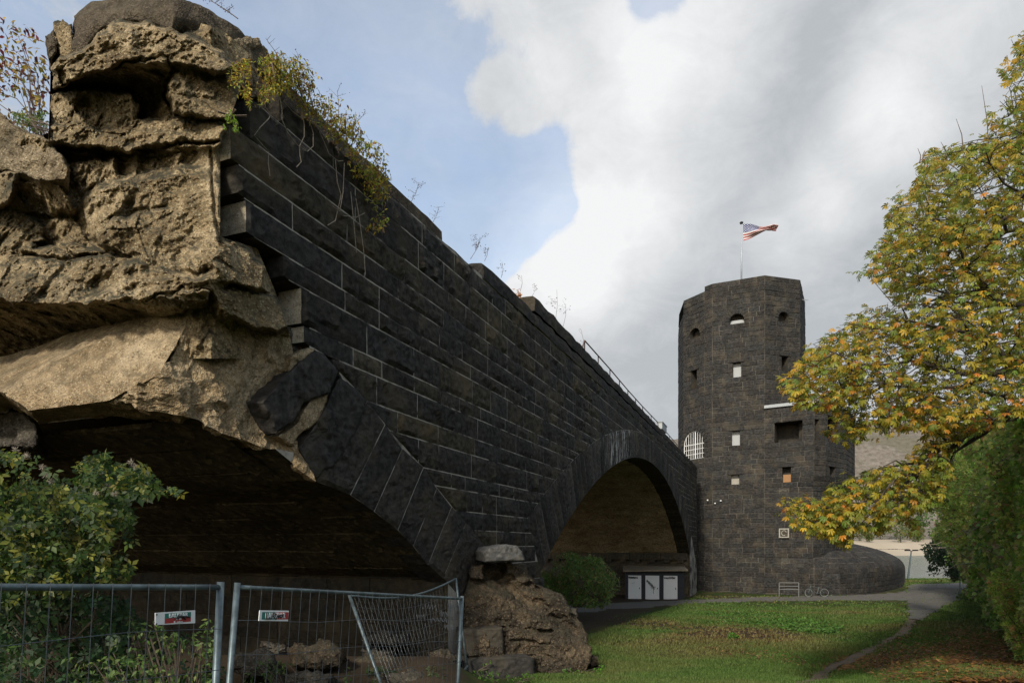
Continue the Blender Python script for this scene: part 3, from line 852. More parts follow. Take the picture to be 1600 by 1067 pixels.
LAY = [
 ([(96, 250), (180, 246), (190, 290), (150, 296), (130, 345), (140, 380), (100, 345), (104, 300)], 135, 300, .14, .1, 0, 16),
 ([(78, 142), (120, 134), (190, 131), (214, 148), (220, 178), (205, 198), (130, 202), (80, 206), (74, 175)], 150, 165, .16, -.06, .0, 12),
 ([(216, 148), (240, 130), (262, 130), (266, 160), (280, 188), (222, 180)], 245, 160, -.16, .2, 0, 8),
 ([(262, 132), (272, 108), (292, 101), (340, 112), (375, 130), (372, 180), (340, 190), (300, 190), (270, 176)], 300, 145, .16, -.35, .1, 14),
 ([(-60, 196), (60, 196), (130, 196), (205, 196), (218, 182), (262, 184), (330, 186), (352, 200), (348, 220), (290, 220), (235, 229), (197, 238), (150, 231), (104, 229), (-60, 230)], 220, 205, .19, -.12, .3, 12),
 ([(104, 231), (160, 240), (200, 240), (236, 231), (290, 222), (348, 222), (345, 232), (290, 236), (240, 244), (196, 252), (150, 246), (104, 240)], 220, 236, .10, -.1, -1.2, 7),
 ([(128, 308), (152, 288), (200, 280), (285, 264), (335, 268), (348, 300), (352, 372), (345, 412), (305, 430), (250, 424), (205, 404), (150, 386), (128, 345)], 240, 345, .30, -.12, .10, 25),
 ([(60, 344), (104, 336), (136, 362), (140, 398), (92, 404), (62, 380)], 100, 370, .20, 0, .1, 13),
 ([(-140, 380), (60, 380), (140, 388), (220, 404), (300, 432), (340, 424), (362, 438), (322, 452), (262, 462), (190, 476), (96, 482), (0, 476), (-140, 492)], 120, 430, .56, -.10, .35, 19),
 ([(-140, 486), (0, 472), (96, 479), (190, 473), (262, 460), (330, 450), (330, 470), (200, 520), (0, 590), (-140, 640)], 120, 480, .46, -.1, -1.25, 8),
 ([(-140, 205), (12, 203), (40, 228), (32, 274), (20, 322), (-140, 330)], 0, 270, .62, .1, .1, 10),
 ([(-140, 318), (18, 322), (66, 346), (74, 374), (42, 390), (-140, 400)], 0, 350, .34, 0, .5, 12),
 ([(26, 276), (92, 282), (121, 320), (108, 334), (68, 340), (14, 326)], 70, 305, .40, .1, -.5, 10),
 ([(-140, 150), (0, 172), (40, 202), (76, 218), (106, 258), (102, 284), (60, 280), (24, 270), (-140, 240)], 50, 235, .50, .1, .1, 8),
 ([(345, 372), (388, 388), (415, 418), (420, 455), (390, 455), (345, 440), (330, 410)], 375, 415, .02, -.95, .2, 14),
 ([(325, 436), (380, 450), (425, 458), (470, 505), (465, 520), (398, 516), (345, 490)], 400, 480, -.32, -1.0, .2, 14),
 ([(79, 110), (88, 86), (128, 80), (160, 44), (192, 30), (230, 33), (292, 52), (338, 78), (368, 104), (352, 120), (300, 105), (268, 103), (256, 91), (226, 92), (190, 99), (140, 119), (92, 136)], 200, 80, .46, -.22, .15, 12),
 ([(92, 136), (140, 119), (190, 99), (226, 91), (256, 90), (268, 104), (262, 122), (240, 137), (215, 146), (185, 138), (140, 138), (96, 142)], 190, 100, .40, -.1, -1.25, 7),
]
CRK = [([(82, 142), (140, 137), (205, 142), (218, 160), (222, 182)], 3.0, .16), ([(262, 122), (258, 150), (268, 178)], 2.6, .10), ([(276, 182), (300, 190), (345, 186)], 2.5, .10),
       ([(110, 232), (150, 240), (196, 243), (240, 233), (290, 223), (340, 222)], 3.0, .10), ([(118, 340), (150, 384), (205, 402)], 4, .08), ([(150, 288), (128, 310), (132, 350)], 4.5, .12),
       ([(175, 340), (210, 330), (260, 322)], 4, .05), ([(70, 376), (120, 402), (170, 396)], 3.0, .10), ([(330, 230), (332, 300), (345, 380)], 3.0, .08), ([(345, 440), (400, 455), (430, 462)], 3.0, .10), ([(20, 395), (100, 405), (150, 398)], 3, .08)]
def heart():
    ny_, nx_ = 380, 380
    ys_ = np.linspace(24, 560, ny_); F_ = np.linspace(0, 1, nx_)
    lim = [(20, 395), (120, 384), (150, 372), (205, 352), (255, 344), (370, 344), (388, 402), (450, 428), (520, 452), (560, 460)]
    top = [(-140, 160), (0, 176), (20, 196), (76, 216), (79, 100), (112, 60), (180, 20), (290, 25), (345, 40), (470, 150)]
    X = np.zeros((ny_, nx_)); Y = np.zeros((ny_, nx_))
    for j, y in enumerate(ys_):
        xl = np.interp(y, [p[0] for p in lim], [p[1] for p in lim]); xv = -140+F_*(xl+140)
        X[j] = xv; Y[j] = np.maximum(y, np.interp(xv, [p[0] for p in top], [p[1] for p in top])+5)
    base = 0*X - np.maximum(0, X-330)/100*1.05
    o = layer_field(X, Y, base, LAY, CRK)
    vs = []
    for j in range(ny_):
        for i_ in range(nx_):
            p = E(X[j, i_], Y[j, i_], o[j, i_])
            e = min(1, (1-F_[i_])*10)
            d = noise.fractal(p*1.2, .7, 2.1, 8)*.11 + facet(p, 2.0)*.028 + facet(p+Vector((4, 4, 4)), 7)*.014 - max(0, noise.noise(p*2.6+Vector((9, 2, 5)))-.2)*.22 + noise.noise(p*11)*.018 + noise.noise(p*24)*.010
            vs.append(E(X[j, i_], Y[j, i_], o[j, i_]+d*e))
    fs = [(j*nx_+i_, (j+1)*nx_+i_, (j+1)*nx_+i_+1, j*nx_+i_+1) for j in range(ny_-1) for i_ in range(nx_-1)]
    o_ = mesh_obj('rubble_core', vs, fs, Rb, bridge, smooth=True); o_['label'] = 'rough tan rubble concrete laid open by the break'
heart()
# top slab, a bent band
def band(name, outer, inner, oo, oi, depth, matn, amp=.05, n=90, m=12):
    def samp(pts, t):
        d = [0]
        for a, b_ in zip(pts, pts[1:]): d.append(d[-1]+math.hypot(a[0]-b_[0], a[1]-b_[1]))
        q = t*d[-1]; k = max(j for j in range(len(pts)-1) if d[j] <= q+1e-9); f = (q-d[k])/(d[k+1]-d[k])
        return (pts[k][0]+(pts[k+1][0]-pts[k][0])*f, pts[k][1]+(pts[k+1][1]-pts[k][1])*f)
    vs, fs = [], []; nb = 12; tot = m+1+nb*2
    for i_ in range(n+1):
        t_ = i_/n; a, b_ = samp(outer, t_), samp(inner, t_)
        row = []
        for j in range(m+1):
            f = j/m; x, y = b_[0]+(a[0]-b_[0])*f, b_[1]+(a[1]-b_[1])*f
            row.append(E(x, y, oi(t_)+(oo(t_)-oi(t_))*f + .06*math.sin(f*math.pi)))
        pin, pout = row[0], row[-1]
        bd = DU*.75-NW*.66
        full = [pin+bd*depth*(nb-q)/nb for q in range(nb)] + row + [pout+bd*depth*(q+1)/nb for q in range(nb)]
        vs += full
    for i_ in range(n):
        for j in range(tot-1): a = i_*tot+j; fs.append((a, a+tot, a+tot+1, a+1))
    fs += [tuple(range(tot)), tuple(range(n*tot, n*tot+tot))[::-1]]
    me = bpy.data.meshes.new(name); me.from_pydata([tuple(v) for v in vs], [], fs)
    bm = bmesh.new(); bm.from_mesh(me); bmesh.ops.recalc_face_normals(bm, faces=bm.faces); bm.normal_update()
    for v in bm.verts:
        v.co += v.normal*(noise.fractal(v.co*1.8, .8, 2.1, 6)*amp + noise.noise(v.co*9)*.012)
    bm.to_mesh(me); bm.free(); me.polygons.foreach_set('use_smooth', [True]*len(me.polygons)); me.materials.append(matn)
    o = bpy.data.objects.new(name, me); col.objects.link(o); o.parent = bridge; return o
band('top_slab', [(111, 50), (113, 22), (144, 2), (200, -14), (281, 0), (326, 18), (375, 45), (420, 86), (440, 108)],
     [(114, 84), (128, 84), (160, 42), (192, 30), (225, 33), (292, 54), (335, 80), (372, 112), (425, 132)],
     lambda t_: .12-1.35*max(0, t_-.5)/.5, lambda t_: .22-1.4*max(0, t_-.5)/.5, 2.6, Sl)
C('broken_block', [(69, 56), (84, 47), (90, 60), (90, 84), (79, 99), (71, 76)], .12, 0, 0, .6, Sl, amp=.05, nr=12, na=60, seed=1)
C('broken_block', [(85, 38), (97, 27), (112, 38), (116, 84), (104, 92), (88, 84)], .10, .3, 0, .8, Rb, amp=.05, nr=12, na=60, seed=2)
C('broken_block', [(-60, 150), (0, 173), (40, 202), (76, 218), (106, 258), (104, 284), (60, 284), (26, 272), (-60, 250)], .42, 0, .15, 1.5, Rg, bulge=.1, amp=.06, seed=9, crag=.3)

# --- the snapped arch ring: faceted concrete wedge
def faceted(name, pts, faces, matn, cuts=5, amp=.05, fsc=2.4, back=1.4, label=None, pf=E, seed=0, crease=.0):
    vs = [pf(*p) for p in pts]
    used = {}
    for f in faces:
        for i_ in range(len(f)):
            e = (f[i_], f[(i_+1) % len(f)]); used[e] = used.get(e, 0)+1
    border = [e for e in used if (e[1], e[0]) not in used]
    n = len(vs); vb = [v+(DU*.6-NW*.8)*back for v in vs]
    fs = [tuple(f) for f in faces] + [(e[1], e[0], e[0]+n, e[1]+n) for e in border]
    me = bpy.data.meshes.new(name); me.from_pydata([tuple(v) for v in vs+vb], [], fs)
    bm = bmesh.new(); bm.from_mesh(me)
    bmesh.ops.triangulate(bm, faces=bm.faces)
    for _ in range(4):
        es = [e for e in bm.edges if e.calc_length() > .07]
        if not es or len(bm.verts) > 60000: break
        bmesh.ops.subdivide_edges(bm, edges=es, cuts=1, use_grid_fill=False)
        bmesh.ops.triangulate(bm, faces=[f for f in bm.faces if len(f.verts) > 3])
    bmesh.ops.recalc_face_normals(bm, faces=bm.faces); bm.normal_update()
    off = Vector((seed*3.3, seed, seed*2.1))
    for v in bm.verts:
        q = v.co+off
        v.co += v.normal*(noise.fractal(q*fsc, .8, 2.1, 6)*amp*.8 + facet(q, fsc*2)*amp*.7 + noise.noise(q*12)*.008)
    bm.to_mesh(me); bm.free(); me.polygons.foreach_set('use_smooth', [False]*len(me.polygons)); me.materials.append(matn)
    o = bpy.data.objects.new(name, me); col.objects.link(o); o.parent = bridge
    if label: o['label'] = label
    return o
wp = [(-120, 600, .1), (0, 560, .05), (320, 453, -.10), (250, 584, .42), (170, 626, .62), (45, 641, .80), (0, 612, .85), (-120, 640, .9),   # 0-7
      (290, 548, .18), (378, 503, -.50), (349, 594, -.28)]
faceted('arch_ring_slab', wp, [(0, 1, 6, 7), (1, 2, 3, 6), (6, 3, 4, 5)], Sm, amp=.035, back=1.0, seed=1, label='pale smooth upper face of the snapped concrete arch ring')
wq = [(320, 453, -.10), (378, 503, -.50), (349, 594, -.28), (250, 584, .42), (409, 500, -.78), (448, 552, -1.15), (455, 590, -1.2), (409, 632, -.85),
      (300, 655, .10), (170, 626, .62), (380, 690, -.50), (431, 705, -.95), (490, 749, -1.42), (462, 690, -1.25)]
faceted('broken_ring_face', wq, [(0, 3, 2, 1), (1, 2, 4), (4, 2, 7, 6, 5), (3, 9, 8, 2), (2, 8, 10, 7), (7, 10, 11, 13), (11, 12, 13)], M['smooth'], amp=.075, back=.9, seed=2)
C('ring_lump', [(-120, 640), (30, 640), (62, 660), (58, 700), (-120, 705)], .3, 0, .2, 1.4, M['pier_dark'], bulge=.1, amp=.09, nr=20, na=80, seed=32)
# displaced ring stones on the wall side
pfW = lambda x, y, o=0.0: ray_plane(x, y, W0+NW*o, NW)
def Cw(name, outl, o0, gx, gy, th, m_, **kw): return chunk(name, outl, pfW, o0, gx, gy, th, m_, bridge, **kw)
VM = bpy.data.materials.new('x'); bpy.data.materials.remove(VM)
M['loose'] = basalt('loose_ring_basalt', (.015, .014, .013), (.05, .046, .041), .06, tint=False)
Cw('loose_ring_stone', [(407, 628), (446, 583), (490, 548), (503, 548), (531, 581), (517, 612), (484, 626), (458, 660), (431, 682)], .03, 0, 0, .45, M['loose'], bulge=.07, amp=.03, nr=16, na=90, sq=5, seed=40, label='tilted black ring stone hanging from the break')
Cw('arch_stone', [(531, 583), (574, 627), (548, 690), (520, 735), (489, 749), (463, 702), (508, 640), (517, 612)], .02, 0, 0, .5, M['loose'], bulge=.06, amp=.05, nr=16, na=90, sq=5, seed=41)
Cw('mortar_patch', [(431, 682), (462, 662), (484, 624), (515, 612), (512, 632), (500, 655), (466, 682), (455, 700)], -.02, 0, 0, .3, Sm, bulge=.05, amp=.02, nr=12, na=70, seed=42, cen=(474, 664))
Cw('mortar_patch', [(446, 580), (455, 556), (482, 541), (497, 543), (480, 562), (450, 585)], -.03, 0, 0, .35, Sm, bulge=.05, amp=.02, nr=10, na=50, seed=43)
Cw('core_behind', [(420, 505), (470, 510), (500, 530), (560, 600), (520, 640), (440, 700), (400, 640), (385, 560)], -.28, 0, 0, .8, M['pier_dark'], bulge=.08, amp=.07, seed=44)
Cw('broken_block', [(362, 60), (400, 62), (440, 98), (446, 140), (425, 160), (388, 156), (372, 130)], -.40, 0, 0, .8, Rg, bulge=.08, amp=.06, seed=46)
Cw('core_behind', [(345, 375), (430, 380), (470, 440), (470, 480), (420, 470), (360, 430)], -.42, 0, 0, .8, M['pier_dark'], bulge=.05, amp=.07, seed=45)

# --- vault of arch 1, in rows of long stones
prof = [(7.3, 1.47)] + I1[2:]
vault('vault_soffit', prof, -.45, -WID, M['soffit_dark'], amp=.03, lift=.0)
rows = []
d = [0]
for a, b_ in zip(prof, prof[1:]): d.append(d[-1]+math.hypot((b_[0]-a[0])/CS, b_[1]-a[1]))
def pat(q):
    k = max(j for j in range(len(d)-1) if d[j] <= q+1e-9); f = (q-d[k])/(d[k+1]-d[k]); return Vector((prof[k][0]+(prof[k+1][0]-prof[k][0])*f, prof[k][1]+(prof[k+1][1]-prof[k][1])*f))
nrow = 9
for r_ in range(nrow):
    qa, qb = d[-1]*r_/nrow, d[-1]*(r_+1)/nrow-.02
    pa, pb = pat(qa), pat(min(qb, d[-1]-.001))
    n_ = -.5 - rnd.uniform(0, .8)
    while n_ > -WID+.5:
        ln = rnd.uniform(1.0, 1.9); th = rnd.uniform(.02, .06)
        q = [W(pa.x, pa.y, n_), W(pb.x, pb.y, n_), W(pb.x, pb.y, n_-ln+.02), W(pa.x, pa.y, n_-ln+.02)]
        nrm = (q[1]-q[0]).cross(q[3]-q[0]).normalized(); nrm = nrm if nrm.z < 0 else -nrm
        ins = [(a*.94+sum(q, Vector())/4*.06) for a in q]
        vs = [a+nrm*.0 for a in q]+[a+nrm*th for a in ins]
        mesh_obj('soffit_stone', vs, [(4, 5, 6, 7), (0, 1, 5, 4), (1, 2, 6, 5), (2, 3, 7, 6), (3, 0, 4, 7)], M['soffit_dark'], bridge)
        n_ -= ln
# pier cheek below the springing of arch 1 and the abutment behind arch 2: coursed stone facing along -NW
def cheek(name, s, out, z0, z1, n0, n1, matn, hh=.45, L_=1.2, label=None, lim=300):
    fr = lambda u, z, n: W(s, z, u) + DU*n*out
    k = 0; z = z0
    while z < z1-.05:
        zt = min(z+hh, z1); u = n1+rnd.uniform(-.6, 0)
        while u < n0-.05:
            l = rnd.uniform(.8, 1.5)*L_; ua, ub = max(u, n1), min(u+l, n0)
            if ub-ua > .15:
                r_ = stone_mesh([(ua+.01, z+.01), (ub-.01, z+.01), (ub-.01, zt-.01), (ua+.01, zt-.01)], [], fr, rnd.uniform(.01, .05), .15, .4, .03, rnd.random()*50)
                if r_:
                    vs, fs, mi, ar = r_; mesh_obj(name, vs, fix_out(vs, fs, DU*out, 3), matn, bridge, cols=rnd.choice(TINTS[:4]))
            u += l
        z = zt
M['cheek'] = basalt('pier_cheek_basalt', (.035, .031, .025), (.085, .072, .052), .04, 7, .3)
M['cheek_dark'] = basalt('dark_cheek_basalt', (.022, .02, .017), (.045, .04, .03), .04, 7, .15)
cheek('pier_stone', 12.33, -1, -3.4, -.62, -.1, -WID, M['cheek_dark'])
cheek('abutment_stone', SPR-.02, -1, -4.3, -.95, -.1, -WID, M['cheek'], .5)
# impost band with its dentil blocks under the vault of arch 2
n_ = -.15
while n_ > -11:
    ln = rnd.uniform(.9, 1.3)
    c_ = W(SPR-.14, -.92, n_-ln/2); rot = Matrix.Rotation(math.atan2(DU.y, DU.x), 3, 'Z')
    mb = MB(); mb.box(c_, .34, ln-.02, .52, rot, None); o = mb.build('impost_stone', M['cheek'], bridge, cols=True)
    mb = MB(); mb.box(c_+Vector((0, 0, -.37)), .26, .42, .2, rot); mb.build('corbel', M['cheek'], bridge, cols=True)
    n_ -= ln
# earth banked up behind the first arch, closes the view through it
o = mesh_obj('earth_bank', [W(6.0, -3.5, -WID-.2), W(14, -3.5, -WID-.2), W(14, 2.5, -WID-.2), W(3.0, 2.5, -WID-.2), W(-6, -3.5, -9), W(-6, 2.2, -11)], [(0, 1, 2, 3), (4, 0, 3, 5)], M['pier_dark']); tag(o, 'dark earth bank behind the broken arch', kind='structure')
# ------------------------------------------------------------------ the tower
tower = thing('stone_tower', (0, 0, 0), 'tall black basalt bridge tower with polygonal shaft and bowed river base', 'tower')
def PL(lst): return [Vector(((px-CX)/FPX*Y, Y, 0)) for px, Y in lst]
SHAFT = PL([(1060, 63), (1061, 59.5), (1068, 56.4), (1101, 54.3), (1113, 53.7), (1195, 52), (1250, 52.9), (1257, 57.5), (1258, 63)])
TURR = PL([(1195, 52), (1272, 50.0), (1290, 50.4), (1322, 52.6), (1334, 56), (1333, 62)])
TLOW = PL([(1195, 52), (1270, 50.3), (1287, 50.8), (1314, 53.2), (1326, 57), (1326, 62)])
NOSE = PL([(1195, 52), (1272, 49.8), (1312, 49.9), (1348, 51.0), (1378, 53.2), (1398, 56.4), (1409, 60.5), (1413, 66), (1404, 74)])
NC = Vector((29.0, 62, 0))
LSH = PL([(1064, 57.5), (1068, 56.4), (1101, 54.3), (1113, 53.7), (1195, 52)])
holes = []
def hole(px0, py0, px1, py1, kind, deep=.5): holes.append(dict(px=(px0, px1), py=(py0, py1), kind=kind, deep=deep))
hole(1145, 562, 1158, 587, 'pale'); hole(1143, 671, 1156, 696, 'pale'); hole(1142, 739, 1155, 759, 'beige')
hole(1222, 730, 1236, 751, 'orange'); hole(1296, 727, 1304, 746, 'teal'); hole(1140, 491, 1163, 506, 'archpale')
hole(1216, 487, 1232, 499, 'arch'); hole(1078, 513, 1094, 528, 'arch'); hole(1080, 581, 1089, 606, 'dark', .7); hole(1221, 556, 1231, 581, 'dark', .7)
hole(1210, 658, 1254, 688, 'embrasure', 1.6); hole(1266, 655, 1280, 684, 'embrasure', 1.6); hole(1272, 820, 1287, 834, 'red'); hole(1068, 671, 1101, 723, 'grille', .45)
hole(1293, 655, 1312, 686, 'embrasure', 1.2)
CH = .402
Z0T = -4.3
tst = []; back = MB(); rev = MB()
def zsnap(z): return Z0T+round((z-Z0T)/CH)*CH
def seg_courses(A, B, z0, z1, inset=0.0, first_seed=0, holes_=(), hq=True, top=None):
    """courses on one straight face A->B (plan points, viewer outside)"""
    d = (B-A); ln = d.length
    if ln < .02: return
    d.normalize(); nrm = Vector((d.y, -d.x, 0))
    if nrm.dot(A+B) > 0 and abs(nrm.normalized().dot((A+B).normalized())) > .0:
        nrm = -nrm
    sh0, sh1 = ((top[0]-A), (top[1]-B)) if top else (Vector(), Vector())
    def SH(uu, zz): return sh0.lerp(sh1, uu/ln)*((zz-z0)/(z1-z0)) if top else Vector()
    # holes on this face
    hs = []
    for h in holes_:
        a = ray_plane(h['px'][0], h['py'][1], A, nrm); b_ = ray_plane(h['px'][1], h['py'][0], A, nrm)
        u0, u1 = (a-A).dot(d), (b_-A).dot(d)
        if u0 > u1: u0, u1 = u1, u0
        um = (u0+u1)/2
        if not (0 < um < ln): continue
        u0, u1 = max(u0, .05), min(u1, ln-.05)
        if not (z0-.5 < (a.z+b_.z)/2 < z1+.5): continue
        za, zb = zsnap(a.z), zsnap(b_.z)
        if zb-za < CH*.9: zb = za+CH
        hs.append((u0, u1, za, zb, h)); 
        if 'done' not in h: h['done'] = True; make_hole(A, d, nrm, u0, u1, za, zb, h)
    z = z0
    while z < z1-.05:
        zt = min(z+CH, z1); zm = (z+zt)/2
        iv = [(0, ln)]
        for (u0, u1, za, zb, h) in hs:
            if za < zm < zb:
                n2 = []
                for a, b_ in iv:
                    if u0 > a: n2.append((a, min(b_, u0)))
                    if u1 < b_: n2.append((max(a, u1), b_))
                    if u1 <= a or u0 >= b_: n2 = n2 if (a, b_) in n2 else n2+[(a, b_)]
                iv = [q for q in n2 if q[1]-q[0] > .03]
        for a, b_ in iv:
            p, q = A+d*a, A+d*b_
            e = -nrm*.004
            back.add([p+e+UP*z+SH(a, z), q+e+UP*z+SH(b_, z), q+e+UP*zt+SH(b_, zt), p+e+UP*zt+SH(a, zt)], [(0, 1, 2, 3)])
            u = a
            while u < b_-.02:
                l = rnd.choice([.55, .7, .85, .95, 1.1, 1.3]); u2 = min(u+l, b_)
                if b_-u2 < .3: u2 = b_
                g = .014; pr = rnd.uniform(.0, .02); bl = rnd.uniform(.01, .04)
                def Q(uu, zz, n): return A+d*uu+nrm*n+UP*zz+SH(uu, zz)
                j = lambda s_=.018: rnd.uniform(-s_, s_)
                ua, ub, wa, wb = u+g, u2-g, z+g, zt-g
                um = (ua+ub)/2; zc = (wa+wb)/2
                vs = [Q(ua, wa, -.1), Q(ub, wa, -.1), Q(ub, wb, -.1), Q(ua, wb, -.1),
                      Q(ua, wa, pr+.002), Q(ub, wa, pr+.002), Q(ub, wb, pr+.002), Q(ua, wb, pr+.002)]
                i_ = .05
                xs_ = [ua+i_, ua+(ub-ua)*.36, ua+(ub-ua)*.68, ub-i_]
                for zz in (wa+i_*.8, wb-i_*.8):
                    for x_ in xs_: vs.append(Q(x_+j(.03), zz+j(), pr+bl*rnd.uniform(.3, 1.0)))
                fs = [(0, 1, 5, 4), (1, 2, 6, 5), (2, 3, 7, 6), (3, 0, 4, 7),
                      (4, 5, 11, 10, 9, 8), (5, 6, 15, 11), (6, 7, 12, 13, 14, 15), (7, 4, 8, 12),
                      (8, 9, 13, 12), (9, 10, 14, 13), (10, 11, 15, 14)]
                c = vs[4]; nn_ = (vs[5]-vs[4]).cross(vs[7]-vs[4])
                if nn_.dot(nrm) < 0: fs = [f[::-1] for f in fs]
                tn = rnd.choice([.85, .92, 1, 1, 1.08, 1.2]); w_ = rnd.uniform(-.04, .06)
                tst.append(((u2-u)*CH*max(.05, -nrm.dot(A.normalized())), vs, fs, (tn*(1+w_), tn, tn*(1-w_*.8))))
                u = u2
        z = zt
def make_hole(A, d, nrm, u0, u1, za, zb, h):
    def Q(uu, zz, n): return A+d*uu+nrm*n+UP*zz
    D = h['deep']; k = h['kind']
    fr = MB()
    fr.add([Q(u0, za, .02), Q(u1, za, .02), Q(u1, zb, .02), Q(u0, zb, .02), Q(u0, za, -D), Q(u1, za, -D), Q(u1, zb, -D), Q(u0, zb, -D)],
           [(0, 1, 5, 4), (1, 2, 6, 5), (2, 3, 7, 6), (3, 0, 4, 7)])
    if k in ('dark', 'embrasure', 'arch', 'orange', 'grille'):
        fr.add([Q(u0, za, -D), Q(u1, za, -D), Q(u1, zb, -D), Q(u0, zb, -D)], [(0, 1, 2, 3)])
    w_ = fr.build('window_embrasure' if k == 'embrasure' else 'window', M['reveal'], tower)
    pm = {'pale': 'paneg', 'beige': 'panebe', 'orange': 'orange', 'teal': 'teal', 'red': 'redb', 'archpale': 'paneg'}.get(k)
    if pm:
        mb = MB(); zt = zb if k != 'orange' else za+(zb-za)*.55
        n0 = -.34
        if k == 'archpale': zt = za+(zb-za)*.5
        v = [Q(u0+.02, za+.02, n0), Q(u1-.02, za+.02, n0), Q(u1-.02, zt-.02, n0), Q(u0+.02, zt-.02, n0)]
        vb = [x-nrm*.04 for x in v]
        mb.add(v+vb, [(0, 1, 2, 3), (7, 6, 5, 4), (0, 4, 5, 1), (1, 5, 6, 2), (2, 6, 7, 3), (3, 7, 4, 0)])
        mb.build('shutter_board', M[pm], w_)
    if k == 'archpale':
        mb = MB(); mb.add([Q(u0, za, -D), Q(u1, za, -D), Q(u1, zb, -D), Q(u0, zb, -D)], [(0, 1, 2, 3)]); mb.build('back_wall', M['reveal'], w_)
    if k in ('pale', 'beige', 'orange', 'dark', 'teal'):
        li = MB(); rot = Matrix((d, nrm, UP)).transposed()
        li.box(Q((u0+u1)/2, zb+.19, .02), (u1-u0)+.5, .16, .34, rot); li.build('lintel', M['tower'], w_, cols=True)
    if k in ('arch', 'archpale', 'grille'):
        # spandrel plate cut to a round arch plus a ring of small voussoirs
        um = (u0+u1)/2; r = (u1-u0)/2; zc = zb-r if k == 'grille' else zb-min(r, zb-za)
        ry = min(r, zb-zc)
        mb = MB(); n = 14; vs = []; fs = []
        for i_ in range(n+1):
            a = math.pi*i_/n; x, z = um-r*math.cos(a), zc+ry*math.sin(a)
            ex = um-r*1.0*np.clip(math.cos(a)*1.5, -1, 1)
            vs += [Q(x, z, .0), Q(ex, zb+.002, .0), Q(x, z, -.3), ]
        for i_ in range(n): b0 = i_*3; fs += [(b0, b0+3, b0+4, b0+1), (b0, b0+2, b0+5, b0+3)]
        mb.add(vs, fs); mb.build('arch_infill', M['reveal'], w_)
        if k != 'grille' or True:
            nvs = 9 if k != 'grille' else 13; th_ = .34
            for i_ in range(nvs):
                a0, a1 = math.pi*i_/nvs+.02, math.pi*(i_+1)/nvs-.02
                pts = [(um-rr*math.cos(a), zc+(rr/r)*ry*math.sin(a)) for rr, a in ((r+.01, a0), (r+.01, a1), (r+th_, a1), (r+th_, a0))]
                v = [Q(x, z, .07) for x, z in pts]+[Q(x, z, -.05) for x, z in pts]
                mb = MB(); mb.add(v, [(0, 1, 2, 3), (0, 4, 5, 1), (1, 5, 6, 2), (2, 6, 7, 3), (3, 7, 4, 0)]); mb.build('arch_stone', M['tower'], w_, cols=True)
        if k == 'grille':
            mb = MB(); rad = .022
            nb_ = 9
            for i_ in range(nb_+1):
                x = u0+(u1-u0)*i_/nb_; zz = zc+ry*math.sqrt(max(0, 1-((x-um)/r)**2)); zz = max(zz, zc)
                mb.tube([Q(x, za, -.05), Q(x, zz, -.05)], rad*(2.2 if i_ in (0, 5, 9) else 1), 5)
            for zz in np.linspace(za, zc, 4): mb.tube([Q(u0, zz, -.05), Q(u1, zz, -.05)], rad*(1.8 if zz > zc-.01 else 1.2), 5)
            mb.tube([Q(um-r*math.cos(a), zc+ry*math.sin(a), -.05) for a in np.linspace(0, math.pi, 17)], rad*2.2, 5)
            mb.build('window_grille', M['white'], w_)
Z6 = 20.3
zt_ = Z0T+CH*65
def run(poly, z0, z1, hs=True, tops=None, skip=None):
    for i_ in range(len(poly)-1):
        if skip and i_ in skip: continue
        zz1 = z1 if not tops else min(z1, tops.get(i_, z1))
        if zz1 > z0: seg_courses(poly[i_], poly[i_+1], z0, zz1, holes_=holes if hs else ())
ztur = Z0T+CH*38          # 10.98
zlow = Z0T+CH*24          # 5.35
znose = Z0T+CH*9          # -.68
ztop = zt_
run(LSH, Z0T, Z0T+CH*24)
run(SHAFT, Z0T+CH*24, ztop, tops={0: Z0T+CH*61, 1: Z0T+CH*61, 2: Z0T+CH*64}, skip=(5, 6, 7))
run([SHAFT[5], SHAFT[6], SHAFT[7], SHAFT[8]], ztur-CH*2, ztop)
run(TURR, zlow, ztur)
# corbel course under the turret
for i_, ins in enumerate((.35, .7)):
    pass
run(TLOW, znose-CH, zlow-CH*3)
for i_ in range(len(TLOW)-1): seg_courses(TLOW[i_], TLOW[i_+1], zlow-CH*3, zlow, holes_=holes, top=(TURR[i_], TURR[i_+1]))
# the bowed nose, courses drawing in towards the top
nz_top = Z0T+CH*11
z = Z0T; k = 0
prevpoly = NOSE
while z < nz_top-.05:
    def npoly(z):
        f = min(.75, max(0, (z-(-2.75))/2.9)**2.6*.62)
        return [NOSE[0]]+[p.lerp(NC, f*min(1, max(0, (i_)/3.5))) for i_, p in enumerate(NOSE) if i_ > 0]
    lo_, poly = npoly(z), npoly(z+CH)
    for i_ in range(len(lo_)-1): seg_courses(lo_[i_], lo_[i_+1], z, z+CH, holes_=holes, top=(poly[i_], poly[i_+1]))
    # ledge
    vs = []; a_ = poly; b_ = [p.lerp(NC, .5) for p in poly]
    for p, q in zip(a_, b_): vs += [p+UP*(z+CH-.004), q+UP*(z+CH-.004)]
    back.add(vs, [(2*j, 2*j+2, 2*j+3, 2*j+1) for j in range(len(a_)-1)])
    z += CH
tst.sort(key=lambda q: -q[0])
tst2 = [(q[0], q[1], q[2], None, q[3], 0) for q in tst]
for ar, vs, fs, _, tone, s in tst2[:290]: mesh_obj('tower_stone', vs, fs, M['tower'], tower, cols=tone)
V_, F_, C_ = [], [], []
for ar, vs, fs, _, tone, s in tst2[290:]:
    b0 = len(V_); V_ += vs; F_ += [tuple(i+b0 for i in f) for f in fs]; C_ += [tone]*len(vs)
o = mesh_obj('small_tower_stones', V_, F_, M['tower'], tower, cols=np.array(C_)); tag(o, kind='stuff')
back.build('backing_masonry', M['mortar_tower'], tower)
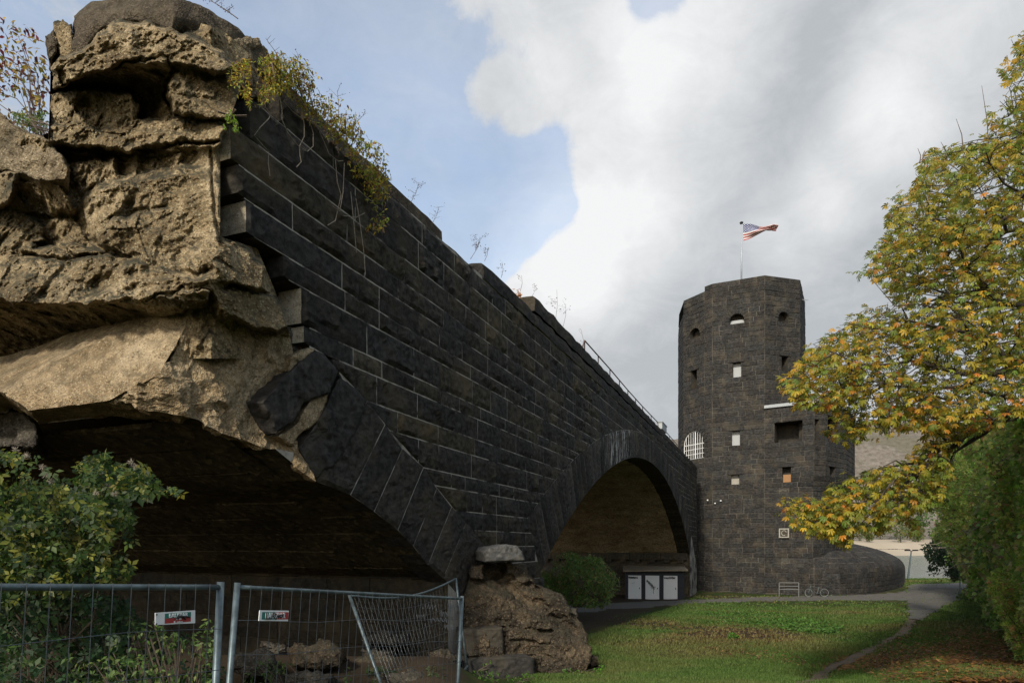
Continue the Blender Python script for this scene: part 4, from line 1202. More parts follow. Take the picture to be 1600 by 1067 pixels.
# caps
def capm(name, poly, z, matn, extra=()):
    vs = [p+UP*z for p in poly]+[Vector(e)+UP*z for e in extra]
    mesh_obj(name, vs, [tuple(range(len(vs)))], matn, tower)
capm('tower_top', SHAFT, ztop-.5, M['reveal'])
capm('base_top', poly[1:], nz_top-.03, M['reveal'], [(24, 66, 0)])
# flat pale slab over the turret
mb = MB()
tp = [p+(p-Vector((24.5, 57, 0))).normalized()*.18 for p in TURR]
vs = [p+UP*(ztur+.02) for p in tp]+[p+UP*(ztur+.26) for p in tp]
n = len(tp)
mb.add(vs, [(i_, i_+1, i_+1+n, i_+n) for i_ in range(n-1)]+[tuple(range(n))[::-1], tuple(range(n, 2*n)), (n-1, 0, n, 2*n-1)])
o = mb.build('roof_slab', M['ledge'], tower); o['label'] = 'thin pale concrete slab roofing the turret'
# carved plaque
A_, B_ = TLOW[0], TLOW[1]; d_ = (B_-A_).normalized(); n_ = Vector((d_.y, -d_.x, 0)); n_ = n_ if n_.y < 0 else -n_
A2, B2 = NOSE[0], NOSE[1]; d2 = (B2-A2).normalized(); n2 = Vector((d2.y, -d2.x, 0)); n2 = n2 if n2.y < 0 else -n2
c_ = ray_plane(1225, 832.5, A_+n_*.12, n_); rot = Matrix((d_, n_, UP)).transposed()
mb = MB()
for dx, dz, sx, sz in ((-.33, 0, .09, .75), (.33, 0, .09, .75), (0, .33, .57, .09), (0, -.33, .57, .09)): mb.box(c_+d_*dx+UP*dz, sx, .12, sz, rot)
pl = mb.build('stone_plaque', M['panebe'], tower); pl['label'] = 'small square carved plaque in a pale frame'
mb = MB(); mb.box(c_-n_*.03, .57, .06, .57, rot); q_ = mb.build('plaque_field', M['cheek'], pl, cols=True)
mb = MB(); mb.tube([c_+n_*.02+d_*(.18*math.cos(a))+UP*(.2*math.sin(a)) for a in np.linspace(.3, 5.2, 14)], .035, 5); mb.build('plaque_relief', M['panebe'], pl)
# antenna bar, small lamp knobs
mb = MB(); a = P(1250, 468, 55); mb.tube([a, P(1263, 469, 55)], .03, 5); mb.tube([P(1259, 469, 55), P(1259, 487, 55)], .012, 4); mb.build('antenna', M['alu'], tower)
# fixings: small white insulators
for (x, y) in ((1105.5, 781), (1117, 786), (1126, 782)):
    mb = MB(); p = ray_plane(x, y, LSH[3]+Vector((0, -.15, 0)), Vector((0, -1, 0)) if False else (Vector(((LSH[4]-LSH[3]).y, -(LSH[4]-LSH[3]).x, 0)))); mb.box(p, .1, .1, .1); mb.build('wall_fixing', M['white'], tower)

# ------------------------------------------------------------------ flagpole and flag
FY = 54.6
base = P(1158, 0, FY); base.z = ztop-.5
fp = thing('flagpole', base, 'white flagpole standing on the tower top', 'flagpole')
mb = MB(); top = P(1158.5, 350, FY); mb.tube([Vector((top.x, FY, base.z)), top], [.075, .045], 10); mb.build('pole', M['alu'], fp, smooth=True)
mb = MB()
for k, (r_, dz) in enumerate(((.03, -.02), (.14, .04), (.16, .10), (.10, .16), (.02, .19))): pass
mb.tube([top+UP*dz for r_, dz in ((0, -.05), (0, .03), (0, .1), (0, .17), (0, .2))], [.04, .13, .16, .11, .02], 10); mb.build('finial', M['black'], fp, smooth=True)
m, t, b, O = mat('flag_cloth', .8, .1)
uvn = t.nodes.new('ShaderNodeUVMap'); sp = t.nodes.new('ShaderNodeSeparateXYZ'); t.links.new(uvn.outputs[0], sp.inputs[0])
U, Vv = sp.outputs[0], sp.outputs[1]
st = mathn(t, 'MODULO', mathn(t, 'FLOOR', mathn(t, 'MULTIPLY', Vv, 13)), 2)
strip = mixc(t, mathn(t, 'LESS_THAN', st, .5), (.62, .60, .58), (.36, .06, .055))
can = mathn(t, 'MULTIPLY', mathn(t, 'LESS_THAN', U, .4), mathn(t, 'GREATER_THAN', Vv, 6/13))
su = mathn(t, 'MULTIPLY', U, 6/.4); sv = mathn(t, 'MULTIPLY', mathn(t, 'SUBTRACT', Vv, 6/13), 5/(7/13))
def stars(off):
    a = mathn(t, 'SUBTRACT', mathn(t, 'FRACT', mathn(t, 'ADD', su, off)), .5); c_ = mathn(t, 'SUBTRACT', mathn(t, 'FRACT', mathn(t, 'ADD', sv, off)), .5)
    return mathn(t, 'LESS_THAN', mathn(t, 'ADD', mathn(t, 'MULTIPLY', a, a), mathn(t, 'MULTIPLY', c_, c_)), .035)
canc = mixc(t, mathn(t, 'MAXIMUM', stars(0), stars(.5)), (.05, .06, .15), (.6, .6, .6))
setc(t, b, mixc(t, can, strip, canc)); M['flag'] = m
nx, ny = 56, 22; vs = []; uv = []
s_ = FY/1000
hoist_t, hoist_b = P(1161, 350, FY), P(1161.5, 376.5, FY)
for i_ in range(nx+1):
    for j in range(ny+1):
        u, v = i_/nx, j/ny
        # top edge runs out nearly level, the bottom edge sweeps up to it: cloth blown and gathered at the fly
        tx = [1161, 1172, 1183, 1192, 1200, 1208, 1214]; ty = [350, 351, 353, 354.5, 353.5, 352.5, 354]
        bx = [1161.5, 1170, 1180, 1190, 1199, 1207, 1213]; by = [376.5, 373, 368, 363.5, 360.5, 360, 362]
        X1, Y1 = np.interp(u, np.linspace(0, 1, 7), tx), np.interp(u, np.linspace(0, 1, 7), ty)
        X0, Y0 = np.interp(u, np.linspace(0, 1, 7), bx), np.interp(u, np.linspace(0, 1, 7), by)
        x, y = X0+(X1-X0)*v, Y0+(Y1-Y0)*v
        p = P(x, y, FY)
        gather = 1-.75*u
        p += Vector((0, 1, 0))*(math.sin(u*9+v*4)*.16*min(1, u*4) + math.sin(v*9+u*5)*.25*(u**.8)) + UP*(math.sin(u*11+v*5)*.05*u)
        vs.append(p); uv.append((u, v))
fs = [(i_*(ny+1)+j, (i_+1)*(ny+1)+j, (i_+1)*(ny+1)+j+1, i_*(ny+1)+j+1) for i_ in range(nx) for j in range(ny)]
fl = mesh_obj('flag', vs, fs, M['flag'], None, True)
ul = fl.data.uv_layers.new(name='UVMap')
for lp in fl.data.loops: ul.data[lp.index].uv = uv[lp.vertex_index]
tag(fl, 'american flag with stars and stripes streaming from the tower flagpole', 'flag')

# ------------------------------------------------------------------ toilet block under the second arch
hut = thing('utility_hut', P(1020, 936, 47), 'low charcoal hut with three white doors under the second arch', 'hut')
HL, HR = P(981, 938, 47.6), P(1061, 936, 47.0)
d_ = (HR-HL); d_.z = 0; wl = d_.length; d_.normalize(); n_ = Vector((d_.y, -d_.x, 0)); n_ = n_ if n_.y < 0 else -n_
zb = -4.15; rot = Matrix((d_, n_, UP)).transposed(); O0 = Vector((HL.x, HL.y, 0))
def HQ(u, n, z): return O0+d_*u+n_*n+UP*z
mb = MB(); mb.box(HQ(wl/2+.1, -1.2, zb+1.05), wl+.55, 2.4, 2.1, rot); mb.build('wall', M['charcoal'], hut)
mb = MB()
r0 = [HQ(-.35, .38, zb+2.13), HQ(wl+.6, .38, zb+2.20), HQ(wl+.6, -2.5, zb+2.42), HQ(-.35, -2.5, zb+2.42)]
mb.add(r0+[p+UP*.09 for p in r0], [(3, 2, 1, 0), (4, 5, 6, 7), (0, 1, 5, 4), (1, 2, 6, 5), (2, 3, 7, 6), (3, 0, 4, 7)]); mb.build('roof', M['roofb'], hut)
dpx = [(981.7, 1002), (1008.5, 1030), (1037, 1058.5)]
for k, (a, b_) in enumerate(dpx):
    pa, pb = ray_plane(a, 900, HQ(0, .05, 0), n_), ray_plane(b_, 900, HQ(0, .05, 0), n_)
    ua, ub = (pa-O0).dot(d_), (pb-O0).dot(d_)
    mb = MB(); mb.box(HQ((ua+ub)/2, .03, zb+.02+.91), ub-ua, .05, 1.82, rot); dr = mb.build('door', M['white'], hut)
    mb = MB(); mb.box(HQ(ub-.13, .075, zb+.9), .05, .05, .12, rot); mb.build('handle', M['black'], dr)
    g = MB(); r2 = random.Random(k+5)
    def stroke(pts, w_=.018): g.tube([HQ(ua+(ub-ua)*x, .062, zb+1.84*y) for x, y in pts], w_, 4)
    if k in (0, 2):
        top_ = [.03+.9*i_/26*(.78 if k == 0 else .9) for i_ in range(27)]
        stroke([(x, .92+.045*math.sin(i_*1.9+k)+r2.uniform(-.02, .02)) for i_, x in enumerate(top_)], .02)
        stroke([(x, .90+.035*math.sin(i_*2.7+1)) for i_, x in enumerate(top_)], .014)
        if k == 0: stroke([(.25, .70), (.35, .69), (.45, .73), (.5, .69)], .007)
    else:
        for q in range(5):
            stroke([(.12+.5*i_/10+.1*math.sin(i_*2.1+q), .80-.30*i_/10+.05*math.cos(i_*2.6+q*2)) for i_ in range(11)], .013)
        stroke([(.55, .5), (.6, .42), (.57, .34), (.6, .28)], .016); stroke([(.42, .47), (.75, .56), (.62, .42)], .014)
    gm = plain('grey_spray', (.10, .10, .10), .7) if k == 1 else M['black']
    g.build('graffiti', gm, dr)
# ------------------------------------------------------------------ railing and box on the bridge
rail = thing('metal_railing', W(22, 6.4, -1), 'thin rusty metal railing along the far stretch of the wall top', 'railing')
nr = -1.0; prp = W(0, 0, nr)
top_px = [(913.5, 532), (953, 576.5), (981, 609.5), (1004, 635), (1029, 661), (1060, 697)]
tp = [ray_plane(x, y, prp, NW) for x, y in top_px]
mb = MB(); mb.tube([tp[0]+(W(20.2, 6.3, nr)-W(21, 6.3, nr))*.6+UP*-.55, tp[0]]+tp[1:], .028, 6); mb.build('top_rail', M['rust'], rail)
mb = MB(); mb.tube([p-UP*.42 for p in tp], .018, 5); mb.build('lower_rail', M['rust'], rail)
for p in [tp[0]]+[tp[i].lerp(tp[i+1], f) for i in range(len(tp)-1) for f in (.5, 1.0)]:
    mb = MB(); mb.tube([p, Vector((p.x, p.y, 6.0))], .024, 5); mb.build('post', M['rust'], rail)
bx = thing('white_box', ray_plane(1034, 672, prp, NW), 'small off white box mounted on the bridge railing near the tower', 'box')
c_ = ray_plane(1034, 668.5, W(0, 0, nr+.1), NW); mb = MB(); rot = Matrix((DU, NW, UP)).transposed()
mb.box(c_, 1.9, .35, .42, rot); mb.build('housing', M['paneg'], bx); mb = MB(); mb.box(c_+UP*.23, 2.0, .42, .05, rot); mb.build('lid', M['ledge'], bx)

# ------------------------------------------------------------------ broken pier foot in front of the wall
pier = thing('pier_ruin', (1, 13, -2.7), 'crumbled masonry foot of the middle pier with a loose cap stone', 'ruin')
def pfy(Y, tilt=0.0):
    pt = P(830, 950, Y); nrm = Vector((.35, -1, tilt)).normalized()
    return lambda x, y, o=0.0: ray_plane(x, y, pt+nrm*o, nrm)
Pr, Pd = M['pier'], M['pier_dark']
def Cp(name, outl, o0, gx, gy, th, m_, **kw):
    kw.setdefault('crag', .28); kw.setdefault('sq', 3.5)
    return chunk(name, outl, pfy(13.2), o0, gx, gy, th, m_, pier, **kw)
# solid body behind the lumps
PLAY = [
 ([(724, 926), (800, 930), (830, 966), (800, 984), (724, 984)], 770, 955, .12, .15, .25, 8),
 ([(724, 982), (800, 978), (862, 982), (872, 1028), (724, 1030)], 790, 1000, .52, .0, .15, 7),
 ([(724, 1026), (838, 1022), (870, 1030), (876, 1070), (724, 1072)], 790, 1040, .74, .0, .1, 7),
 ([(822, 955), (852, 946), (896, 956), (914, 980), (930, 1012), (930, 1060), (872, 1066), (858, 1030), (838, 1000), (826, 976)], 880, 1000, .66, .15, .35, 26),
 ([(838, 912), (880, 926), (902, 955), (890, 962), (850, 944)], 868, 936, .28, .2, .6, 10),
 ([(789, 877), (824, 878), (838, 912), (812, 916), (789, 900)], 812, 895, -.30, .2, .5, 8),
 ([(733, 880), (757, 880), (757, 904), (730, 904)], 745, 892, -.25, 0, .5, 5),
 ([(759, 878), (786, 878), (788, 902), (760, 904)], 772, 890, -.95, 0, .8, 4)]
PCR = [([(724, 982), (790, 980), (860, 984)], 2.4, .14), ([(788, 980), (790, 1024)], 2.0, .14), ([(724, 1029), (835, 1024)], 2.4, .16), ([(800, 930), (850, 962), (885, 962)], 3, .10), ([(800, 1000), (860, 1005)], 2.2, .08), ([(838, 1024), (840, 1062)], 2.2, .10)]
_gx, _gy = np.meshgrid(np.arange(700, 951), np.arange(860, 1081))
_gx, _gy = _gx.astype(float), _gy.astype(float)
PO = layer_field(_gx, _gy, np.interp(_gy, [876, 905, 930, 960, 1000, 1060], [-.75, -.45, -.05, .2, .45, .7]), PLAY, PCR)
PO -= .22*np.exp(-(line_d(_gx, _gy, [(775, 905), (810, 930), (860, 960), (900, 985)])/9)**2)*(_gy > 895)     # washed channel
def pier_o(x, y):
    x, y = min(max(x-700, 0), 249), min(max(y-860, 0), 219); i_, j = int(x), int(y); fx, fy = x-i_, y-j
    return float((PO[j, i_]*(1-fx)+PO[j, i_+1]*fx)*(1-fy)+(PO[j+1, i_]*(1-fx)+PO[j+1, i_+1]*fx)*fy)
Cp('rubble_mass', [(733, 883), (757, 879), (822, 878), (838, 912), (878, 928), (898, 954), (911, 976), (924, 1010), (927, 1034), (915, 1050), (880, 1060), (838, 1068), (722, 1068), (724, 984), (724, 930), (730, 903)], 0, 0, 0, 2.4, Pr, bulge=.16, amp=.07, nr=90, na=260, seed=50, sq=5, fsc=2.6, ofun=pier_o, cen=(812, 985), label='sloping eroded mass of rubble concrete and broken masonry')
M['cap'] = basalt('weathered_cap_stone', (.045, .044, .041), (.12, .118, .11), .02, 14, 0, tint=False)
Cp('cap_stone', [(756, 862), (764, 854), (790, 850), (808, 852), (817, 861), (821, 876), (757, 878)], .12, 0, 0, .9, M['cap'], bulge=.10, amp=.012, nr=16, na=80, sq=5, seed=51, label='rounded pale grey cap stone on top of the ruin')
Cp('squared_stone', [(724, 984), (786, 979), (789, 1025), (729, 1028)], .62, 0, 0, 1.2, M['reveal'], bulge=.07, amp=.02, nr=16, na=80, sq=7, seed=58)
Cp('base_stone', [(722, 1031), (826, 1023), (836, 1030), (837, 1066), (722, 1068)], .95, 0, 0, 1.4, M['reveal'], bulge=.07, amp=.025, nr=16, na=90, sq=7, seed=61, label='long dark squared base stone')
def rock(Yp, outl, m_, label, seed, name='fallen_stone', group=None, th=.5, bulge=.18, amp=.05):
    pt = P(sum(p[0] for p in outl)/len(outl), sum(p[1] for p in outl)/len(outl), Yp); nrm = Vector((.1, -1, .45)).normalized()
    o = chunk(name, outl, lambda x, y, o_=0.0: ray_plane(x, y, pt+nrm*o_, nrm), 0, 0, 0, th, m_, None, bulge=bulge, amp=amp, nr=14, na=64, sq=3, seed=seed)
    tag(o, label, 'stone', group); return o
rock(14.6, [(888, 948), (904, 948), (906, 966), (889, 964)], Pd, 'small dark block lying just behind the pier ruin', 70)
rock(13.3, [(924, 1020), (937, 1024), (936, 1042), (922, 1042)], Pr, 'small brown stone beside the right foot of the ruin', 71)
# boulders of the rubble heap
rk = [(8.8, [(446, 1008), (470, 1001), (515, 1000), (540, 1012), (532, 1042), (500, 1050), (458, 1040)], Pr, 'largest tan boulder of the rubble heap behind the fence'),
      (8.2, [(368, 1012), (410, 1010), (432, 1030), (425, 1060), (380, 1068), (360, 1045)], Pd, 'dark boulder directly right of the double fence post'),
      (10.2, [(405, 1000), (452, 1003), (455, 1022), (420, 1028)], Pd, 'dark flat stone left of the largest boulder'),
      (7.6, [(440, 1052), (480, 1046), (525, 1052), (520, 1080), (445, 1080)], Pd, 'dark block lying in front of the largest boulder'),
      (9.6, [(548, 1030), (590, 1022), (640, 1030), (632, 1052), (560, 1056)], Pr, 'low tan stone between boulder and leaning fence post'),
      (11.5, [(665, 1016), (700, 1012), (722, 1022), (714, 1040), (672, 1042)], Pr, 'brown stone at the foot of the pier ruin behind the fence'),
      (11.0, [(640, 1028), (668, 1022), (690, 1038), (676, 1062), (645, 1058)], Pd, 'dark stone under the sagging fence panel'),
      (9.9, [(560, 1012), (600, 1006), (622, 1016), (612, 1030), (566, 1030)], Pd, 'dark stone wedged between the tan stone and the leaning fence post'),
      (8.6, [(590, 1050), (640, 1044), (668, 1056), (660, 1080), (596, 1080)], Pd, 'dark block at the bottom edge below the low tan stone'),
      (12.0, [(560, 990), (600, 984), (640, 990), (636, 1008), (566, 1008)], Pd, 'dim grey block farthest back under the broken arch'),
      (7.2, [(120, 955), (150, 948), (172, 962), (165, 990), (130, 985)], Pd, 'dark rock half hidden in the brambles at left')]
for k, (Y_, ol, m_, lb) in enumerate(rk): rock(Y_, ol, m_, lb, 80+k, 'boulder', 'rubble stones behind the fence', th=.7, bulge=.25, amp=.07)
# chalky scrawls on the pier cheek behind the fence
g = MB(); r2 = random.Random(3); pc = W(12.33, 0, 0)-DU*.17
def cp(x, y): return ray_plane(x, y, pc, DU)
for (x0, y0, w_, h_) in ((660, 948, 22, 9), (688, 958, 16, 12), (700, 948, 14, 12), (672, 968, 26, 8), (694, 978, 14, 9), (650, 962, 14, 7)):
    g.tube([cp(x0+w_*i_/12, y0+h_*.5*math.sin(i_*2.2+x0)+r2.uniform(-1, 1)) for i_ in range(13)], .010, 4)
g.build('chalk_graffiti', plain('chalk', (.16, .17, .17), .9), bridge)

# ------------------------------------------------------------------ leaves
def leaf_template(kind):
    if kind == 'palm5':      # drooping palmate leaf of a horse chestnut
        V_, F_ = [], []
        for k, (a, l) in enumerate(zip((-1.35, -.68, 0, .68, 1.35), (.62, .88, 1, .88, .62))):
            ca, sa = math.cos(a), math.sin(a)
            pts = [(0, 0, 0), (.11, .42, -.05), (.17, .72, -.16), (0, 1.0, -.36), (-.17, .72, -.16), (-.11, .42, -.05), (0, .6, -.05)]
            b0 = len(V_)
            for x, y, z in pts: V_.append(((x*ca+y*sa)*l, (-x*sa+y*ca)*l, z*l))
            F_ += [(b0, b0+1, b0+6), (b0+1, b0+2, b0+6), (b0+2, b0+3, b0+6), (b0+3, b0+4, b0+6), (b0+4, b0+5, b0+6), (b0+5, b0, b0+6)]
        return np.array(V_), np.array(F_)
    if kind == 'tri3':       # bramble / elder leaf with three leaflets
        V_, F_ = [], []
        for a, l in ((-1.2, .75), (0, 1), (1.2, .75)):
            ca, sa = math.cos(a), math.sin(a); b0 = len(V_)
            for x, y, z in [(0, .15, 0), (.24, .5, -.03), (0, 1, -.15), (-.24, .5, -.03)]: V_.append(((x*ca+y*sa)*l, (-x*sa+y*ca)*l, z*l))
            F_ += [(b0, b0+1, b0+2), (b0, b0+2, b0+3)]
        return np.array(V_), np.array(F_)
    if kind == 'ivy':
        V_ = [(0, 0, 0), (.42, .05, .03), (.30, .42, 0), (.5, .55, -.03), (.2, .62, 0), (0, 1, -.1), (-.2, .62, 0), (-.5, .55, -.03), (-.30, .42, 0), (-.42, .05, .03), (0, .45, -.06)]
        return np.array(V_), np.array([(i_, (i_+1), 10) for i_ in range(9)]+[(9, 0, 10)])
    V_ = [(0, 0, 0), (.22, .35, .02), (0, 1, -.12), (-.22, .35, .02)]
    return np.array(V_), np.array([(0, 1, 2), (0, 2, 3)])
nrs = np.random.RandomState(11)
def rotmats(dirs, ups, roll=0.6):
    """rows: leaf y axis along dirs, z towards ups"""
    y = dirs/np.linalg.norm(dirs, axis=1, keepdims=True)
    z = ups - (ups*y).sum(1, keepdims=True)*y; z /= np.maximum(np.linalg.norm(z, axis=1, keepdims=True), 1e-6)
    x = np.cross(y, z); return np.stack([x, y, z], 2)
def leaf_cloud(name, pts, dirs, ups, size, kind, cols, parent=None, matn=None, singles=0, sname='leaf'):
    T, F = leaf_template(kind); n = len(pts); k = len(T)
    Rm = rotmats(dirs, ups)
    sing = np.zeros(n, bool)
    if singles:
        d_ = -size/np.maximum(pts[:, 1], 1); idx = np.argsort(d_+nrs.rand(n)*.004)[:singles]; sing[idx] = True
        me = []
        pal = cols[idx]; q = np.argsort(pal[:, 0]); groups = np.array_split(q, 6)
        for gi in groups:
            c = pal[gi].mean(0); m0 = bpy.data.meshes.new(sname); m0.from_pydata(T.tolist(), [], F.tolist()); m0.materials.append(matn or M['leaf'])
            a = m0.color_attributes.new('col', 'FLOAT_COLOR', 'POINT'); a.data.foreach_set('color', np.tile(np.append(c, 1).astype(np.float32), k))
            for j in gi:
                ii = idx[j]; o = bpy.data.objects.new(sname, m0); col.objects.link(o); o.parent = parent
                mt = Matrix(Rm[ii].tolist()).to_4x4() @ Matrix.Scale(float(size[ii]), 4); mt.translation = Vector(pts[ii].tolist()); o.matrix_world = mt
    keep = ~sing; Rm = Rm[keep]; p = pts[keep]; s = size[keep]; c = cols[keep]; n = len(p)
    Vv = np.einsum('nij,kj->nki', Rm, T)*s[:, None, None] + p[:, None, :]
    Ff = (F[None]+ (np.arange(n)*k)[:, None, None]).reshape(-1, F.shape[1])
    return big_mesh(name, Vv.reshape(-1, 3), Ff, matn or M['leaf'], parent, np.repeat(c, k, 0))
def palette(n, cols, wts, jit=.2):
    cols = np.array(cols, float); i_ = nrs.choice(len(cols), n, p=np.array(wts)/sum(wts))
    return np.clip(cols[i_]*(1+nrs.randn(n, 1)*jit)*(1+nrs.randn(n, 3)*.06), .004, .8)
def inpoly(px, py, poly):
    px = np.asarray(px); py = np.asarray(py); c = np.zeros(px.shape, bool); n = len(poly); j = n-1
    for i_ in range(n):
        xi, yi, xj, yj = poly[i_][0], poly[i_][1], poly[j][0], poly[j][1]
        c ^= ((yi > py) != (yj > py)) & (px < (xj-xi)*(py-yi)/(yj-yi+1e-9)+xi); j = i_
    return c
def branch_tree(root, tips, steps=7, sag=.0, thick=.10, tw=.006):
    """grow limbs from the root trunk towards tips, each tip joining the nearest node already grown"""
    nodes = [tuple(r) for r in root]; par = {i_: i_-1 for i_ in range(len(root))}; par[0] = None
    NP = [Vector(r) for r in root]
    NPl = [tuple(q) for q in NP]; PLn = [max(0, (len(root)-1-i_)*.0) for i_ in range(len(root))]
    order = sorted(tips, key=lambda t_: min((t_-q).length for q in root))
    ends = []
    for tpt in order:
        arr = np.array(NPl); tv = np.array(tuple(tpt)); dd = np.linalg.norm(arr-tv, axis=1)
        cost = dd+.55*np.array(PLn)
        j = int(np.argmin(cost)); a = NP[j]; L_ = (tpt-a).length; k = max(1, min(steps, int(L_/.35)))
        prev = j
        for q in range(1, k+1):
            f = q/k; p = a.lerp(tpt, f); p = p + Vector((fb(p+Vector((q, 0, 3)), .9, 2), fb(p+Vector((4, q, 0)), .9, 2), 0))*.22*L_*f*(1-f)*1.4 + UP*(sag*L_*f*(1-f))
            NP.append(p); NPl.append(tuple(p)); PLn.append(PLn[prev]+(p-NP[prev]).length); par[len(NP)-1] = prev; prev = len(NP)-1
        ends.append(prev)
    cnt = [0]*len(NP)
    for e in ends:
        i_ = e
        while i_ is not None: cnt[i_] += 1; i_ = par[i_]
    rad = [min(thick, tw*max(1, c)**.5) for c in cnt]
    return NP, par, rad, ends
def limbs_mesh(name, NP, par, rad, matn, parent, n=5, start=1):
    mb = MB()
    for i_ in range(len(NP)):
        if par.get(i_) is None: continue
        j = par[i_]; mb.tube([NP[j], NP[i_]], [rad[j], rad[i_]], n, caps=False)
    return mb.build(name, matn, parent, smooth=True)

# ------------------------------------------------------------------ horse chestnut at the right
tree = thing('chestnut_tree', (8.9, 9.6, -2), 'horse chestnut turning yellow and orange, leaning over the meadow from the right', 'tree')
crown = [(1620, 40), (1598, 62), (1568, 130), (1548, 190), (1500, 222), (1440, 240), (1418, 290), (1384, 345), (1366, 395), (1338, 432), (1382, 445), (1400, 482), (1330, 500), (1262, 530),
         (1245, 560), (1222, 606), (1228, 630), (1300, 640), (1290, 672), (1330, 690), (1380, 664), (1420, 664), (1446, 684), (1400, 716), (1330, 745), (1262, 766), (1210, 786), (1222, 806), (1290, 832), (1318, 858), (1350, 832),
         (1420, 822), (1462, 806), (1482, 740), (1500, 692), (1600, 650), (1760, 640), (1760, 100)]
trunk = [Vector((8.9, 9.7, -2.2)), Vector((8.75, 9.7, -.5)), Vector((8.6, 9.8, 1.0)), Vector((8.5, 9.9, 2.4)), Vector((8.5, 10.0, 3.6)), Vector((8.6, 10.0, 5.0)), Vector((8.7, 10.0, 6.4))]
tips = []
while len(tips) < 2100:
    x, y = rnd.uniform(1205, 1650), rnd.uniform(40, 860)
    if not inpoly(x, y, crown): continue
    edge = min(1, max(0, (x-1210)/380))
    Y_ = rnd.uniform(8.2+.0, 9.2+3.8*edge)
    if y > 640: Y_ = rnd.uniform(8.6, 9.6+1.6*edge)
    # gap windows
    if 1330 < x < 1440 and 690 < y < 716: continue
    tips.append(P(x, y, Y_))
n_seen = len(tips)
for q in range(330):     # the far side of the crown, beyond the right edge of the view
    u = Vector((rnd.gauss(0, 1), rnd.gauss(0, 1), rnd.gauss(0, 1))).normalized()*rnd.random()**.4
    p = Vector((10.4+u.x*2.6, 11.0+u.y*2.6, 4.4+u.z*4.0))
    if p.x/p.y > .84: tips.append(p)
NP, par, rad, ends = branch_tree(trunk, tips, steps=6, sag=.10, thick=.10, tw=.0028)
for i_ in range(7): rad[i_] = [.20, .18, .16, .14, .12, .09, .06][i_]
limbs_mesh('limb', NP, par, rad, M['bark'], tree)
pts = []; drs = []
for i_ in range(7, len(NP)):
    dens = 5 if i_ in set() else 0
leafn = 0
endset = set(ends); P_, D_, U_ = [], [], []
for i_ in range(7, len(NP)):
    if rad[i_] > .014: continue
    a = NP[i_]; dirb = (a-NP[par[i_]]).normalized()
    k = rnd.choice([8, 10, 12]) if i_ in endset else rnd.choice([2, 2, 3])
    for q in range(k):
        off = Vector((rnd.gauss(0, 1), rnd.gauss(0, 1), rnd.gauss(0, .8)))*(.14 if i_ in endset else .12)
        d = (dirb*.5+off.normalized()*.9+Vector((-.1, -.1, -.55))).normalized()
        P_.append(a+off); D_.append(d); U_.append(Vector((rnd.gauss(0, .45), rnd.gauss(0, .45)-.25, 1)))
P_ = np.array([tuple(v) for v in P_]); D_ = np.array([tuple(v) for v in D_]); U_ = np.array([tuple(v) for v in U_])
pxx = CX+P_[:, 0]/P_[:, 1]*FPX; pyy = HY-P_[:, 2]/P_[:, 1]*FPX
gap_ = vnoise(pxx, pyy, .028, 91, 3)
keep = (pxx > 1640) | inpoly(pxx+(vnoise(pxx, pyy, .035, 15, 3)-.5)*62, pyy+(vnoise(pxx, pyy, .035, 19, 3)-.5)*62, crown) & ((gap_ > .31) | (nrs.rand(len(pxx)) < .25)); P_, D_, U_ = P_[keep], D_[keep], U_[keep]; n = len(P_)
cl = palette(n, [(.33, .255, .025), (.21, .22, .028), (.42, .25, .025), (.46, .18, .025), (.13, .18, .03), (.32, .12, .03)], [.32, .29, .19, .05, .14, .01], .2)
grn = np.clip(vnoise(P_[:, 0]+P_[:, 1], P_[:, 2], .55, 31)*1.5-.35, 0, 1)[:, None]      # whole boughs still green
grn = np.clip(grn + (P_[:, 1:2]-9.6)*.14, 0, 1)
cl = cl*(1-grn*.7) + np.array([[.12, .19, .03]])*grn*.7
leaf_cloud('crown', P_, D_, U_, nrs.uniform(.06, .10, n), 'palm5', cl, tree, singles=290)
print('chestnut leaves', n)
# bare shoots standing out of the crown
mb = MB()
for (x0, y0, x1, y1) in ((1545, 250, 1534, 134), (1505, 235, 1494, 186), (1437, 255, 1434, 232), (1596, 110, 1580, 62), (1480, 250, 1470, 222)):
    a, b_ = P(x0, y0, 9.3), P(x1, y1, 9.3); mb = MB(); mb.tube([a, a.lerp(b_, .5)+Vector((.03, 0, 0)), b_], [.010, .007, .003], 4); mb.build('bare_shoot', M['twig'], tree)

# ------------------------------------------------------------------ overgrown hedge along the right edge
def surface_leaves(poly, Yf, n, sz, jit, kind, colsf, thick=.5):
    """leaves through a hedge body: poly in pixels, Yf(px,py) = its face distance"""
    xs_ = nrs.uniform(min(p[0] for p in poly), max(p[0] for p in poly), n*4); ys_ = nrs.uniform(min(p[1] for p in poly), max(p[1] for p in poly), n*4)
    k = inpoly(xs_+(vnoise(xs_, ys_, .03, 5)-.5)*46, ys_+(vnoise(xs_, ys_, .03, 8)-.5)*46, poly); xs_, ys_ = xs_[k][:n], ys_[k][:n]; Yv = Yf(xs_, ys_)
    Yv = Yv + (vnoise(xs_*.9, ys_, .022, 77, 4)-.5)*2*jit*Yv*.1 + nrs.exponential(thick, len(xs_))
    pts = np.stack([(xs_-CX)/FPX*Yv, Yv, (HY-ys_)/FPX*Yv], 1); n2 = len(pts)
    nf = np.tile(np.array([-.55, -.75, .45]), (n2, 1))+nrs.randn(n2, 3)*.55
    dr = nrs.randn(n2, 3)*.7+np.array([-.15, -.1, -.75])
    return pts, dr, nf
hedge = thing('overgrown_hedge', (12, 16, -2.5), 'tall overgrown hedge of ivy, hops and brambles along the right side of the meadow', 'hedge')
